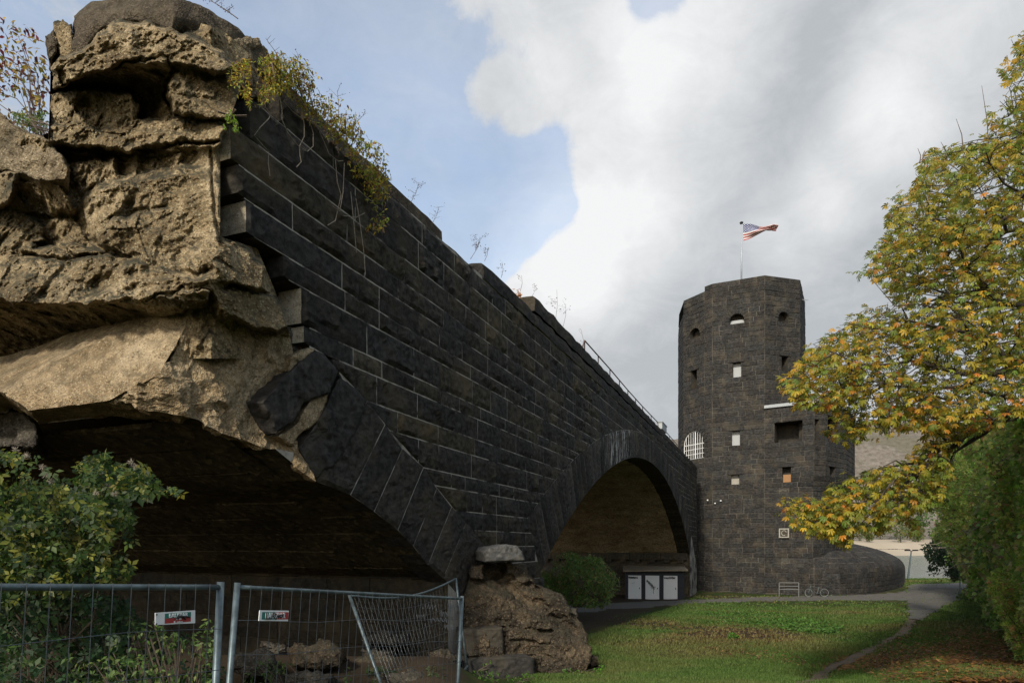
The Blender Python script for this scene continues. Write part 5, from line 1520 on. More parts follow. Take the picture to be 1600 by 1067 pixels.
hp = [(1490, 690), (1530, 668), (1590, 640), (1700, 600), (1700, 1120), (1608, 1120), (1600, 1072), (1586, 1000), (1556, 945), (1530, 905), (1505, 880), (1478, 850), (1462, 800), (1452, 750), (1468, 716)]
def hY(x, y): return np.interp(x, [1440, 1480, 1530, 1560, 1585, 1610, 1700], [30, 26, 21, 17, 12.5, 10.3, 8.5]) - np.clip((y-700)/300, 0, 1)*.0 + np.clip((760-y)/120, 0, 1)*(-2.0)
pts, dr, nf = surface_leaves(hp, hY, 24000, .07, 1.1, 'ivy', None, .7)
n = len(pts)
cl = palette(n, [(.25, .37, .06), (.16, .27, .05), (.40, .45, .11), (.48, .42, .18), (.30, .17, .09)], [.36, .28, .18, .12, .06], .25)
bn = np.clip(vnoise(pts[:, 0]*1.3, pts[:, 2]*1.6+pts[:, 1], .7, 41)*2.2-1.05, 0, 1)[:, None]; cl = cl*(1-bn*.6)+np.array([[.32, .26, .17]])*bn*.6
leaf_cloud('foliage', pts, dr, nf, nrs.uniform(.075, .15, n)*(.6+pts[:, 1]/24), 'ivy', cl, hedge, singles=200)
# added solid dark body: shade inside the hedge as colour, stops daylight leaking through
M['inner'] = plain('inner_dark', (.018, .02, .01), .95, 0, .5, 8)
HP = [(8.3, 10.0, 1.7), (9.9, 12.5, 2.1), (13.2, 18.0, 2.7), (17.2, 24.0, 3.4), (22.3, 31.0, 4.2), (30.5, 44.0, 4.9)]
def hedge_sect(f):
    i_ = min(int(f), len(HP)-2); t_ = f-i_; a_, b_ = HP[i_], HP[i_+1]
    c = [a_[q]+(b_[q]-a_[q])*t_ for q in range(3)]; d = Vector((b_[0]-a_[0], b_[1]-a_[1], 0)).normalized(); return Vector((c[0], c[1], 0)), Vector((d.y, -d.x, 0)), c[2]
def hedge_pt(f, v, grow=0.0):
    """v 0..1 round the section: inner face, top, outer face"""
    c, r_, zt = hedge_sect(f); zg = gzf(c.x, c.y)-.1; prof = [(0.2, 0), (-.05, .35), (.05, .75), (.7, 1.0), (2.2, 1.05), (3.4, .9), (3.8, .5), (3.7, 0)]
    q = v*(len(prof)-1); i_ = min(int(q), len(prof)-2); t_ = q-i_
    x = prof[i_][0]+(prof[i_+1][0]-prof[i_][0])*t_; z = prof[i_][1]+(prof[i_+1][1]-prof[i_][1])*t_
    x = .9+(x-.9)*1.0; p = c+r_*(x+.55)+UP*(zg+(zt-zg)*z*.94)
    ctr_ = c+r_*2.2+UP*(zg+(zt-zg)*.45); dn = (p-ctr_).normalized()
    return p + dn*(noise.fractal(p*.7, .8, 2.1, 4)*.45+grow), dn
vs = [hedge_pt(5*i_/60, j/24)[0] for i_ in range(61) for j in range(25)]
mesh_obj('inner_dark_body', vs, [(i_*25+j, i_*25+j+1, (i_+1)*25+j+1, (i_+1)*25+j) for i_ in range(60) for j in range(24)] + [tuple(range(25))], M['inner'], hedge, True)
pp, dd_, uu_ = [], [], []
for q in range(15000):
    f = 5*rnd.random()**1.3; p, dn = hedge_pt(f, rnd.random(), rnd.uniform(.02, .35)); pp.append(tuple(p)); uu_.append(tuple(dn+Vector((rnd.gauss(0, .5), rnd.gauss(0, .5), .3+rnd.gauss(0, .4))))); dd_.append((rnd.gauss(0, .6), rnd.gauss(0, .6), -.8))
for q in range(2600):    # the near end face
    p = hedge_pt(0, rnd.random())[0].lerp(hedge_pt(0, rnd.random())[0], rnd.random())+Vector((-.54, -.84, 0))*rnd.uniform(.0, .4); pp.append(tuple(p)); uu_.append((rnd.gauss(-.4, .5), rnd.gauss(-.8, .5), .5)); dd_.append((rnd.gauss(0, .6), rnd.gauss(0, .6), -.8))
pp = np.array(pp); cl2 = palette(len(pp), [(.17, .27, .05), (.12, .2, .045), (.28, .33, .09), (.34, .30, .13)], [.4, .3, .2, .1], .25)
leaf_cloud('foliage', pp, np.array(dd_), np.array(uu_), nrs.uniform(.10, .17, len(pp))*(.6+pp[:, 1]/30), 'ivy', cl2, hedge)
for k in range(70):
    x, y = rnd.uniform(1490, 1600), rnd.uniform(700, 1060)
    if not inpoly(x, y, hp): continue
    Y_ = float(hY(np.array([x]), np.array([y]))[0])-.25
    l = rnd.uniform(25, 90); a = rnd.uniform(-.9, .9)+math.pi*(rnd.random() < .5)
    p0, p1 = P(x, y, Y_), P(x+l*math.cos(a), y+l*math.sin(a)*.7, Y_-.1); md = p0.lerp(p1, .5)+UP*rnd.uniform(-.15, .25)
    mb = MB(); mb.tube([p0, md, p1], [.007*Y_/10, .006*Y_/10, .003*Y_/10], 4); mb.build('dry_stem', M['deadstem'], hedge)

def bush(name, label, poly, Y0, depth, n, sz, cols_, wts, kind='simple', cat='bush', jit=.25, stems=40, root=None, singles=0, core=True, group=None, droop=-.4):
    cx = sum(p[0] for p in poly)/len(poly); yb = max(p[1] for p in poly)
    th_ = thing(name, P(cx, yb, Y0), label, cat, group)
    xs_ = nrs.uniform(min(p[0] for p in poly), max(p[0] for p in poly), n*6); ys_ = nrs.uniform(min(p[1] for p in poly), max(p[1] for p in poly), n*6)
    wp_ = .16*min(max(p[0] for p in poly)-min(p[0] for p in poly), 160); fq = 5.0/max(40, (max(p[0] for p in poly)-min(p[0] for p in poly)))
    k = inpoly(xs_+(vnoise(xs_, ys_, fq, 5)-.5)*2*wp_, ys_+(vnoise(xs_, ys_, fq, 8)-.5)*2*wp_, poly); xs_, ys_ = xs_[k], ys_[k]
    cl_ = vnoise(xs_, ys_, 7.0/max(60, (max(p[0] for p in poly)-min(p[0] for p in poly))), 3, 3)
    k = nrs.rand(len(xs_)) < np.clip((cl_-.30)*4, .08, 1); xs_, ys_ = xs_[k][:n], ys_[k][:n]; m_ = len(xs_)
    Yv = Y0 + nrs.rand(m_)*depth - (vnoise(xs_, ys_, .05, 12, 2)-.5)*depth*.8
    pts = np.stack([(xs_-CX)/FPX*Yv, Yv, (HY-ys_)/FPX*Yv], 1)
    ctr = np.array(tuple(P(cx, (min(p[1] for p in poly)+yb)/2, Y0+depth*.5)))
    nf = (pts-ctr); nf /= np.linalg.norm(nf, axis=1, keepdims=True)+1e-6; nf = nf*.5+np.array([0, -.5, .6])+nrs.randn(m_, 3)*.45
    dr = nrs.randn(m_, 3)*.6+np.array([0, 0, droop])
    cc = palette(m_, cols_, wts, jit)
    leaf_cloud('foliage', pts, dr, nf, nrs.uniform(.7, 1.25, m_)*sz, kind, cc, th_, singles=singles)
    mb = MB(); rt = root or P(cx, yb, Y0+depth*.5)
    for q in range(stems):
        j = rnd.randrange(m_); e = Vector(pts[j].tolist()); md = rt.lerp(e, .5)+Vector((rnd.gauss(0, .1), 0, rnd.uniform(.0, .3)))*(e-rt).length*.5
        mb.tube([rt+Vector((rnd.gauss(0, .1), rnd.gauss(0, .1), 0)), md, e], [.012, .008, .003], 4)
    mb.build('stems', M['twig'], th_)
    return th_
G1 = [(.09, .16, .035), (.06, .12, .03), (.14, .2, .04), (.18, .2, .05)]
bush('evergreen_shrub', 'dark evergreen shrub beyond the tower where the path ends', [(1440, 860), (1452, 815), (1480, 790), (1530, 780), (1560, 800), (1560, 905), (1500, 908), (1462, 905), (1448, 898), (1456, 880)], 52, 6, 9000, .28,
     [(.014, .03, .014), (.02, .04, .016), (.03, .05, .018)], [.5, .35, .15])
bush('shrub', 'mid green shrub growing behind the evergreen by the river bank', [(1428, 800), (1470, 770), (1560, 760), (1590, 900), (1500, 905), (1480, 840)], 46, 4, 5000, .26, G1, [.4, .35, .15, .1])
bush('bush', 'rounded green bush growing inside the second arch', [(845, 885), (858, 868), (885, 862), (912, 866), (940, 878), (958, 896), (968, 915), (962, 940), (930, 948), (880, 948), (846, 930), (838, 905)], 27, 3, 9500, .13,
     [(.13, .21, .045), (.09, .16, .04), (.19, .23, .06), (.26, .19, .07)], [.4, .3, .2, .1], kind='simple')

SH = [(.30, .40, .07), (.20, .30, .06), (.42, .42, .12), (.34, .20, .08)]
bush('bramble_shoots', 'loose pale green bramble shoots arching out at the left end of the hedge', [(1440, 735), (1470, 705), (1520, 690), (1540, 730), (1520, 800), (1500, 860), (1478, 840), (1462, 790), (1440, 775)], 16.5, 2.5, 2300, .10, SH, [.4, .3, .2, .1], kind='tri3', stems=30, root=Vector((13.2, 19.5, 1.0)))
bush('hop_vine', 'tangle of hop vine hanging over the middle of the hedge', [(1500, 700), (1560, 650), (1612, 640), (1612, 900), (1580, 880), (1552, 820), (1530, 760)], 12.2, 1.6, 2600, .085, SH, [.35, .3, .25, .1], kind='ivy', stems=24, root=Vector((10.2, 13.4, 1.2)))
bush('bramble_shoots', 'low leafy shoots spilling from the hedge foot onto the fallen leaves', [(1540, 900), (1570, 890), (1612, 930), (1612, 1080), (1592, 1060), (1578, 1000), (1556, 950)], 11.0, 1.4, 1500, .075, SH, [.35, .4, .15, .1], kind='tri3', stems=26, root=Vector((9.6, 11.8, -2.2)))
# ------------------------------------------------------------------ left foreground growth
ELC = [(.016, .035, .010), (.028, .055, .012), (.055, .085, .016), (.16, .165, .028)]
bush('elder_bush', 'leafy bush with yellowing sprays reaching into the dark arch at left', [(-60, 700), (20, 698), (60, 712), (110, 760), (135, 718), (165, 716), (195, 730), (215, 722), (225, 742), (262, 760), (285, 775), (240, 778), (205, 775), (200, 810), (215, 840), (200, 870), (206, 892), (170, 915), (60, 920), (-60, 960)],
     4.6, 1.5, 4600, .07, ELC, [.2, .3, .3, .2], kind='tri3', singles=120, stems=26, root=Vector((-4.2, 5.9, -1.2)))
# fluffy seed heads of the clematis in it
sh = MB()
for (x, y) in ((25, 703), (42, 712), (66, 730), (72, 742), (80, 752), (205, 722), (212, 730), (170, 760), (180, 772), (150, 770)):
    c_ = P(x, y, 4.7)
    for q in range(60):
        d = Vector((rnd.gauss(0, 1), rnd.gauss(0, 1), rnd.gauss(0, 1))).normalized(); sh.tube([c_, c_+d*rnd.uniform(.02, .035)], [.0012, .0004], 3, caps=False)
o = sh.build('seed_heads', plain('seed_fluff', (.30, .26, .20), .95)); o.parent = [q for q in bpy.data.objects if q.name == 'elder_bush'][0]
bush('bramble_thicket', 'dark bramble thicket behind the left fence panel', [(-60, 925), (60, 930), (180, 935), (250, 985), (330, 1000), (350, 1080), (-60, 1090)], 5.2, 2.2, 2600, .085,
     [(.02, .045, .018), (.03, .06, .018), (.05, .085, .02)], [.5, .35, .15], kind='tri3', stems=70, root=Vector((-3.6, 6.2, -2.3)))
bush('weed_clump', 'light green weeds growing up through the left fence panel', [(120, 1030), (200, 1000), (240, 975), (290, 980), (320, 965), (335, 1010), (330, 1080), (100, 1090)], 4.5, .9, 900, .045,
     [(.07, .12, .025), (.05, .09, .02), (.12, .15, .04)], [.5, .3, .2], kind='simple', stems=50, root=Vector((-2.6, 5.0, -2.2)))
bush('bramble_thicket', 'dark brambles on the slope below the sagging fence panel', [(560, 1085), (575, 1050), (620, 1040), (660, 1048), (700, 1044), (722, 1060), (722, 1085)], 8.6, 1.4, 1500, .06,
     [(.03, .055, .014), (.05, .08, .02), (.10, .08, .04)], [.5, .3, .2], kind='tri3', stems=40, root=Vector((-1.4, 9.2, -2.3)))
bush('weed_clump', 'thin weeds growing between the boulders under the arch', [(370, 1068), (400, 1030), (450, 1030), (440, 1080), (520, 1085), (545, 1035), (560, 1075)], 7.4, 1.2, 500, .05,
     [(.05, .10, .02), (.08, .12, .03)], [.5, .5], kind='simple', stems=30, root=Vector((-2.6, 7.8, -2.1)))
bush('weed_clump', 'green nettles in front of the dark base stone of the ruin', [(725, 1068), (735, 1052), (760, 1046), (800, 1054), (840, 1056), (860, 1064), (860, 1080), (725, 1085)], 10.8, .9, 700, .05,
     [(.08, .16, .02), (.06, .12, .02)], [.6, .4], kind='simple', stems=20, root=Vector((-.1, 11, -2.6)))
bush('weed_clump', 'bright green nettles at the right foot of the ruin', [(865, 1066), (880, 1046), (925, 1040), (945, 1034), (952, 1050), (940, 1062), (900, 1072)], 12.0, 1.0, 800, .05,
     [(.09, .19, .02), (.06, .13, .02)], [.6, .4], kind='simple', stems=20, root=Vector((1.3, 12, -2.6)))
bush('green_sprig', 'small green sprig on the base stone of the ruin', [(752, 1036), (768, 1030), (772, 1042), (758, 1046)], 11.7, .2, 40, .05, [(.10, .2, .02)], [1], stems=6, root=P(762, 1046, 11.8))
# creeper tumbling over the wall top
VC = [(.28, .20, .025), (.16, .15, .03), (.20, .10, .03), (.10, .13, .025), (.12, .07, .035)]
bush('hanging_creeper', 'yellow and brown creeper hanging over the broken wall top', [(345, 130), (352, 110), (400, 92), (435, 98), (470, 118), (500, 160), (530, 192), (560, 226), (578, 262), (586, 290), (578, 330), (572, 372), (566, 350), (556, 310), (548, 268), (536, 240),
     (510, 215), (480, 190), (455, 176), (430, 160), (400, 158), (384, 172), (370, 150), (350, 152)], 7.1, .5, 4600, .05, [(.42, .33, .04), (.28, .28, .045), (.26, .14, .04), (.20, .25, .04), (.16, .10, .05)], [.25, .25, .2, .15, .15], kind='simple', stems=1, root=P(440, 110, 7.9), singles=0)
o = bpy.data.objects['hanging_creeper']
# the creeper follows the wall: push each leaf onto the wall plane
fo = [q for q in bpy.data.objects if q.parent == o and q.name.startswith('foliage')][0]
co = np.empty(len(fo.data.vertices)*3, np.float32); fo.data.vertices.foreach_get('co', co); co = co.reshape(-1, 4, 3)
ctr = co.mean(1); nv = np.array([NW.x, NW.y, 0]); w0 = np.array([W0.x, W0.y, 0]); lam = (w0@nv)/(ctr@nv)
newc = ctr*lam[:, None] + nv[None]*nrs.uniform(.05, .32, len(ctr))[:, None]
left = (CX+ctr[:, 0]/ctr[:, 1]*FPX) < 392
me_ = np.array(tuple(-DU)); eo = np.array(tuple(OE)); lam2 = (eo@me_+.25)/(ctr@me_); newc[left] = (ctr*lam2[:, None])[left]
sc_ = (newc[:, 1]/ctr[:, 1])[:, None, None]
co = (co-ctr[:, None])*np.clip(sc_, .8, 1.3)+newc[:, None]; fo.data.vertices.foreach_set('co', co.astype(np.float32).ravel()); fo.data.update()
mb = MB()
def wcurve(pxs, n0=.08, r_=.006):
    mb.tube([ray_plane(x, y, W0+NW*n0, NW) for x, y in pxs], r_, 4)
z1 = lambda L_: [(330+a/5.333, 120+b_/5.333) for a, b_ in L_]
wcurve(z1([(430, 235), (470, 275), (492, 320), (480, 350), (410, 420), (360, 490), (420, 560), (480, 625), (475, 720), (490, 830)]))
wcurve(z1([(570, 170), (590, 280), (590, 360), (640, 470), (720, 570), (800, 625), (850, 580), (850, 470), (820, 370), (800, 320)]))
wcurve(z1([(755, 280), (775, 400), (775, 500), (735, 580), (740, 660), (750, 710), (710, 755)]))
wcurve(z1([(890, 430), (940, 540), (980, 640), (1060, 705), (1100, 700)]))
wcurve(z1([(600, 200), (680, 290), (750, 345)]))
wcurve([(524, 250), (527, 285), (533, 305), (524, 345), (512, 352)]); wcurve([(538, 255), (536, 300), (531, 330), (520, 322)], .1)
wcurve([(548, 300), (553, 350), (557, 395), (553, 390)]); wcurve([(556, 310), (562, 345), (568, 390), (571, 430)], .1)
wcurve([(537, 337), (556, 340), (570, 333)])
q_ = mb.build('hanging_stem', M['deadstem'], o)
bush('green_sprig', 'bright green sprig sprouting left of the creeper on the break', [(350, 182), (362, 172), (372, 190), (378, 205), (366, 206), (352, 200)], 6.85, .2, 110, .035, [(.14, .24, .02), (.2, .28, .03)], [.5, .5], stems=5, root=P(364, 185, 7.0))
# shrub seen against the sky at far left
bush('autumn_shrub', 'sparse shrub with yellow and dark red leaves against the sky at far left', [(-60, 40), (0, 30), (40, 45), (62, 80), (72, 130), (78, 165), (60, 200), (-60, 205)], 10.4, 1.0, 800, .11,
     [(.30, .20, .03), (.20, .17, .03), (.16, .03, .03), (.10, .05, .03)], [.3, .3, .2, .2], kind='simple', stems=16, root=P(60, 215, 10.6), singles=60)
bush('green_sprig', 'low green growth on the ruin edge below the autumn shrub', [(18, 185), (40, 170), (76, 176), (80, 192), (66, 208), (40, 204)], 9.6, .4, 420, .05, [(.12, .17, .03), (.07, .11, .02)], [.5, .5], stems=10, root=P(70, 205, 9.4))
# dry stalks along the wall top
def stalk(px0, py0, px1, py1, s_off, br, label, leafy=6, rr=.005, cc=((.09, .06, .04),)):
    Yw = KX/(VX-px0); k = Yw+.25
    o = thing('dry_plant', P(px0, py0, k), label, 'plant', 'dry plants along the wall top')
    mb = MB(); a, b_ = P(px0, py0, k), P(px1, py1, k); mb.tube([a, a.lerp(b_, .5)+Vector((.02*k/10, 0, 0)), b_], [rr, rr*.8, rr*.5], 4)
    P_, D_ = [], []
    for q in range(br):
        f = rnd.uniform(.25, 1); c_ = a.lerp(b_, f); e = c_+Vector((rnd.uniform(-1, 1), rnd.uniform(-.3, .3), rnd.uniform(.1, .9)))*(b_-a).length*.35
        mb.tube([c_, e], [rr*.6, rr*.3], 3)
        for _ in range(leafy): P_.append(tuple(c_.lerp(e, rnd.uniform(.4, 1.05))+Vector((rnd.gauss(0, .02), 0, rnd.gauss(0, .02)))*k/8)); D_.append((rnd.gauss(0, 1), rnd.gauss(0, 1), rnd.gauss(0, 1)))
    mb.build('stem', M['twig'], o)
    if P_:
        P_ = np.array(P_); n = len(P_); leaf_cloud('seed_leaves', P_, np.array(D_), nrs.randn(n, 3)+np.array([0, 0, .5]), nrs.uniform(.018, .03, n)*k/9, 'simple', palette(n, cc, [1]*len(cc)), o)
stalk(735, 405, 752, 372, 0, 9, 'branching dry weed where the parapet steps up', 9); stalk(757, 408, 762, 388, 0, 5, 'short dry weed just right of the parapet step', 6)
stalk(783, 434, 785, 412, 0, 6, 'dry weed on the low parapet before the orange leaves', 4); stalk(813, 455, 815, 430, 0, 2, 'single thin stalk before the second parapet step', 2)
stalk(868, 500, 870, 452, 0, 6, 'tall thin umbel on the higher parapet', 4); stalk(880, 510, 884, 475, 0, 5, 'thin stalk with seed heads right of the umbel', 3)
stalk(832, 462, 836, 446, 0, 4, 'small dark seed stalk on the parapet corner', 4); stalk(640, 320, 655, 285, 0, 12, 'pale wiry plant on the concrete kerb', 2); stalk(675, 350, 686, 322, 0, 8, 'second wiry plant on the concrete kerb', 2)
stalk(528, 190, 527, 142, 0, 4, 'upright dry stalk above the creeper', 2); stalk(540, 205, 570, 178, 0, 8, 'leaning seed stalk above the creeper', 3)
stalk(440, 100, 415, 60, 0, 5, 'bare wiry shoot above the broken slab', 1); stalk(455, 112, 468, 85, 0, 6, 'curled bare shoot beside the wiry one', 1)
stalk(372, 30, 330, 2, 0, 10, 'dark leafed twig above the broken slab', 6, .006, ((.04, .035, .03), (.10, .03, .03)))
stalk(912, 552, 908, 515, 0, 3, 'faint stalk beside the railing start', 1, .007)
bush('orange_tuft', 'tiny tuft of orange yellow leaves before the second parapet step', [(800, 452), (806, 449), (814, 456), (815, 463), (808, 462)], 16.3, .2, 60, .06, [(.5, .22, .02), (.5, .08, .02)], [.7, .3], stems=3, root=P(810, 464, 16.5))

# ------------------------------------------------------------------ site fence
def panel(TL, TR, H, label, wid=None, wires=None, sag=0.0, postL=True, postR=True, nH=9, ext=0.0, hang=0.0):
    o = thing('site_fence_panel', Vector((TL.x, TL.y, TL.z-H)), label, 'fence panel', 'galvanised site fence panels')
    a = (TR-TL); wd = a.length; a.normalize(); up = (UP-a*UP.dot(a)).normalized(); nrm = a.cross(up)
    up = (up+nrm*hang).normalized()
    def Q(u, z, n=0.0): return TL+a*u+up*(z - sag*math.sin(math.pi*u/wd)**2*(1 if z > -.3 else .6))+nrm*n
    r_ = .0205
    for u in (0, wd):
        mb = MB(); mb.tube([Q(u, .03), Q(u, -H)], r_, 12); mb.build('post', M['galv'], o, smooth=True)
    for z in (-.0, -H+.12):
        mb = MB(); mb.tube([Q(wd*i_/14, z-(.0)) for i_ in range(15)], r_*.78, 10); mb.build('rail', M['galv'], o, smooth=True)
    nv = int(wd/.094)
    for i_ in range(1, nv):
        mb = MB(); u = wd*i_/nv; j = rnd.uniform(-.006, .006); mb.tube([Q(u, .02, r_), Q(u+j, -H*.5, r_+.004), Q(u, -H+.1, r_)], .0021, 4, caps=False); mb.build('wire', M['wire'], o)
    for k in range(1, nH+1):
        mb = MB(); z = -(H-.1)*k/(nH+.5)
        mb.tube([Q(wd*i_/12, z+.01*math.sin(i_*1.3+k), r_+.005) for i_ in range(13)], .0021, 4, caps=False); mb.build('wire', M['wire'], o)
    return o, Q, a, up, nrm
# panel at the left: it runs past the camera's left side
pR = P(344.5, 917, 3.6); pL0 = P(0, 917, 2.55); dir1 = (pL0-pR).normalized(); pL = pR+dir1*3.4
f1, Q1, a1, u1, n1 = panel(pL, pR, 2.0, 'left fence panel with a white company sign, running in from the lower left', nH=8)
pA, pB = P(370.5, 917, 4.2), P(722, 935, 6.97)
f2, Q2, a2, u2, n2 = panel(pA, pB, 2.0, 'middle fence panel with a small narrow sign, in front of the rubble heap', nH=8)
pC, pD = P(546, 930, 8.8), P(712, 904, 11.6)
def panel3():
    o = thing('site_fence_panel', P(712, 1054, 13.2), 'buckled fence panel leaning back against the pier ruin', 'fence panel', 'galvanised site fence panels')
    bl, br = P(601, 1085, 8.0), P(731, 1052, 11.5)
    def Q(u, v):   # u 0..1 along, v 0..1 down
        t_ = pC.lerp(pD, u); b_ = bl.lerp(br, u); p = t_.lerp(b_, v)
        return p + UP*(-.10*math.sin(math.pi*u)*(1-v)*1.6) + Vector((0, -.25*math.sin(math.pi*u)*math.sin(math.pi*v), 0))
    for u in (0, 1):
        mb = MB(); mb.tube([Q(u, v) for v in np.linspace(-.01, 1, 4)], .023, 12); mb.build('post', M['galv'], o, smooth=True)
    for v in (0, .96):
        mb = MB(); mb.tube([Q(u, v) for u in np.linspace(0, 1, 15)], .018, 10); mb.build('rail', M['galv'], o, smooth=True)
    for i_ in range(1, 30):
        mb = MB(); mb.tube([Q(i_/30, v) for v in np.linspace(0, 1, 6)], .0017, 4, caps=False); mb.build('wire', M['wire'], o)
    for k in range(1, 8):
        mb = MB(); mb.tube([Q(u, k/8) for u in np.linspace(0, 1, 12)], .0019, 4, caps=False); mb.build('wire', M['wire'], o)
    mb = MB(); mb.tube([P(731, 1040, 11.4), P(704, 1068, 10.4)], .020, 8); mb.build('brace', M['galv'], o)
panel3()
# signs wired to the panels
def text(s_, parent, org, ax, upv, nrm, size, matn, name='lettering', ex=.0012, sx=1.0):
    c = bpy.data.curves.new(name, 'FONT'); c.body = s_; c.size = size; c.extrude = ex; c.materials.append(matn); c.align_x = 'CENTER'; c.align_y = 'CENTER'; c.offset = size*.018
    o = bpy.data.objects.new(name, c); col.objects.link(o); o.parent = parent
    mt = Matrix((ax*sx, upv, nrm)).transposed().to_4x4(); mt.translation = org; me = bpy.data.meshes.new_from_object(o); me.name = name; bpy.data.objects.remove(o)
    me.transform(mt); o = bpy.data.objects.new(name, me); col.objects.link(o); o.parent = parent; return o
def sign(c4, plpt, a, up, nrm, label, build):
    if nrm.dot(-c4_center(c4, plpt, nrm)) < 0: nrm = -nrm
    pt = plpt+nrm*.035
    q = [ray_plane(x, y, pt, nrm) for x, y in c4]   # TL TR BR BL
    o = thing('fence_sign', sum(q, Vector())/4, label, 'sign')
    mb = MB(); qb = [p-nrm*.006 for p in q]
    mb.add(q+qb, [(0, 3, 2, 1), (4, 5, 6, 7), (0, 1, 5, 4), (1, 2, 6, 5), (2, 3, 7, 6), (3, 0, 4, 7)]); mb.build('board', M['white'], o)
    ax = (q[1]-q[0]).normalized(); upv = nrm.cross(ax).normalized(); upv = upv if upv.z > 0 else -upv
    w_ = (q[1]-q[0]).length; h_ = (q[0]-q[3]).length; c_ = sum(q, Vector())/4
    if ax.cross(upv).dot(nrm) < 0: pass
    def rect(u0, u1, v0, v1, matn, name, n=.0015):
        mb = MB(); v = [c_+ax*w_*u+upv*h_*vv+nrm*n for u, vv in ((u0, v0), (u1, v0), (u1, v1), (u0, v1))]; mb.add(v, [(0, 1, 2, 3)]); return mb.build(name, matn, o)
    def scr(pts, r_=.0035, n=.008):
        mb = MB(); mb.tube([c_+ax*w_*u+upv*h_*v+nrm*n for u, v in pts], r_, 4); return mb.build('scrawl', M['black'], o)
    build(o, rect, scr, c_, ax, upv, nrm, w_, h_); return o
def c4_center(c4, pt, nrm): return ray_plane(c4[0][0], c4[0][1], pt, nrm)
def s1(o, rect, scr, c_, ax, upv, nrm, w_, h_):
    rect(-.28, .38, .0, .42, M['greensign'], 'green_field'); rect(-.28, .38, -.42, -.0, M['redsign'], 'red_field')
    text('BAUSPAR', o, c_+ax*w_*.05+upv*h_*.20+nrm*.003, ax, upv, nrm, h_*.46, M['white'], sx=1.0)
    text('Al  en\nB  ndum', o, c_+ax*w_*.05+upv*h_*-.24+nrm*.003, ax, upv, nrm, h_*.26, M['white'])
    scr([(-.05, -.12), (.0, .05), (.04, .22), (.06, .1), (.0, .0), (.12, .05), (.2, -.1), (.15, .1), (.24, .06), (.34, -.05)], .004); scr([(.02, -.06), (.1, .14), (.18, -.02), (.22, -.2)], .005)
    for u in (-.485,):
        for v in (-.38, .38): mb = MB(); mb.box(c_+ax*w_*u+upv*h_*v+nrm*.003, .006, .006, .006); mb.build('fixing_hole', M['black'], o)
def s2(o, rect, scr, c_, ax, upv, nrm, w_, h_):
    rect(-.42, .06, -.36, .36, M['greensign'], 'green_field'); rect(.06, .49, -.36, .36, M['redsign'], 'red_field')
    text('BAUSPAR', o, c_+ax*w_*.03+nrm*.003, ax, upv, nrm, h_*.74, M['white'], sx=.85)
    scr([(-.3, .3), (-.28, -.3), (-.2, -.28), (-.12, -.3), (-.08, .2), (-.02, .3), (.02, .1), (-.06, -.05), (.04, -.35), (.08, .0), (.3, .12), (.26, -.1), (.1, -.12)], .005)
sign([(243, 957), (305, 953), (305, 973), (243, 976)], pR, a1, u1, n1, 'white sign with green and red BAUSPAR print and black scrawl on the left fence panel', s1)
sign([(406, 953), (451.5, 953.5), (450, 970), (404.5, 969.5)], pA, a2, u2, n2, 'narrow green and red BAUSPAR sign on the middle fence panel', s2)

# ------------------------------------------------------------------ bicycle stand, bicycle, lamp
st = thing('bicycle_stand', gpx(1233, 929), 'grey tubular steel stand at the foot of the tower wall', 'bicycle stand')
Yb = 49.0
mb = MB(); A_, B_ = P(1217.5, 910, Yb), P(1248, 910, Yb)
for x in (1217.5, 1248):
    p = P(x, 910, Yb); mb2 = MB(); mb2.tube([p, Vector((p.x, Yb, gzf(p.x, Yb)-.05))], .035, 6); mb2.build('leg', M['tube'], st)
for y in (910, 915.5, 920.5):
    mb2 = MB(); mb2.tube([P(1217.5, y, Yb), P(1248, y, Yb)], .03, 6); mb2.build('bar', M['tube'], st)
bk = thing('bicycle', gpx(1275, 929), 'dark bicycle leaning against the tower wall beside the steel stand', 'bicycle')
YB = 48.9; g0 = gzf(.46*YB, YB)
def bp(px, z): return Vector(((px-CX)/FPX*YB, YB, g0+z))
WX = [1263.5, 1288]; rw = .33
for k, x in enumerate(WX):
    c_ = bp(x, rw+.02); a = (.85 if k == 0 else .25); dx = Vector((math.cos(a), -math.sin(a), 0)); 
    if k == 0: dx = Vector((.55, -.83, 0))
    else: dx = Vector((.98, -.15, 0))
    mb = MB(); mb.tube([c_+dx*rw*math.cos(t_)+UP*rw*math.sin(t_) for t_ in np.linspace(0, 2*math.pi, 25)], .022, 6); wh = mb.build('wheel', M['black'], bk)
    mb = MB(); mb.tube([c_+dx*(rw-.035)*math.cos(t_)+UP*(rw-.035)*math.sin(t_) for t_ in np.linspace(0, 2*math.pi, 25)], .026, 5); mb.build('rim', M['tube'], wh)
    mb = MB()
    for t_ in np.linspace(0, 2*math.pi, 13)[:-1]: mb.tube([c_, c_+dx*(rw-.03)*math.cos(t_)+UP*(rw-.03)*math.sin(t_)], .003, 3)
    mb.build('spokes', M['galv'], wh)
mb = MB(); BBp, ST, HT, RA, FA = bp(1276.5, .3), bp(1280, .82), bp(1266.5, .88), bp(1288, .35), bp(1263.5, .35)
for a_, b_ in ((BBp, ST), (BBp, HT-UP*.15), (ST-UP*.1, HT-UP*.05), (BBp, RA), (ST-UP*.1, RA), (HT, FA)): mb.tube([a_, b_], .018, 6)
mb.build('frame', M['galv'], bk)
mb = MB(); mb.box(ST+UP*.08, .26, .13, .06); mb.tube([ST-UP*.1, ST+UP*.06], .015, 5); mb.build('saddle', M['black'], bk)
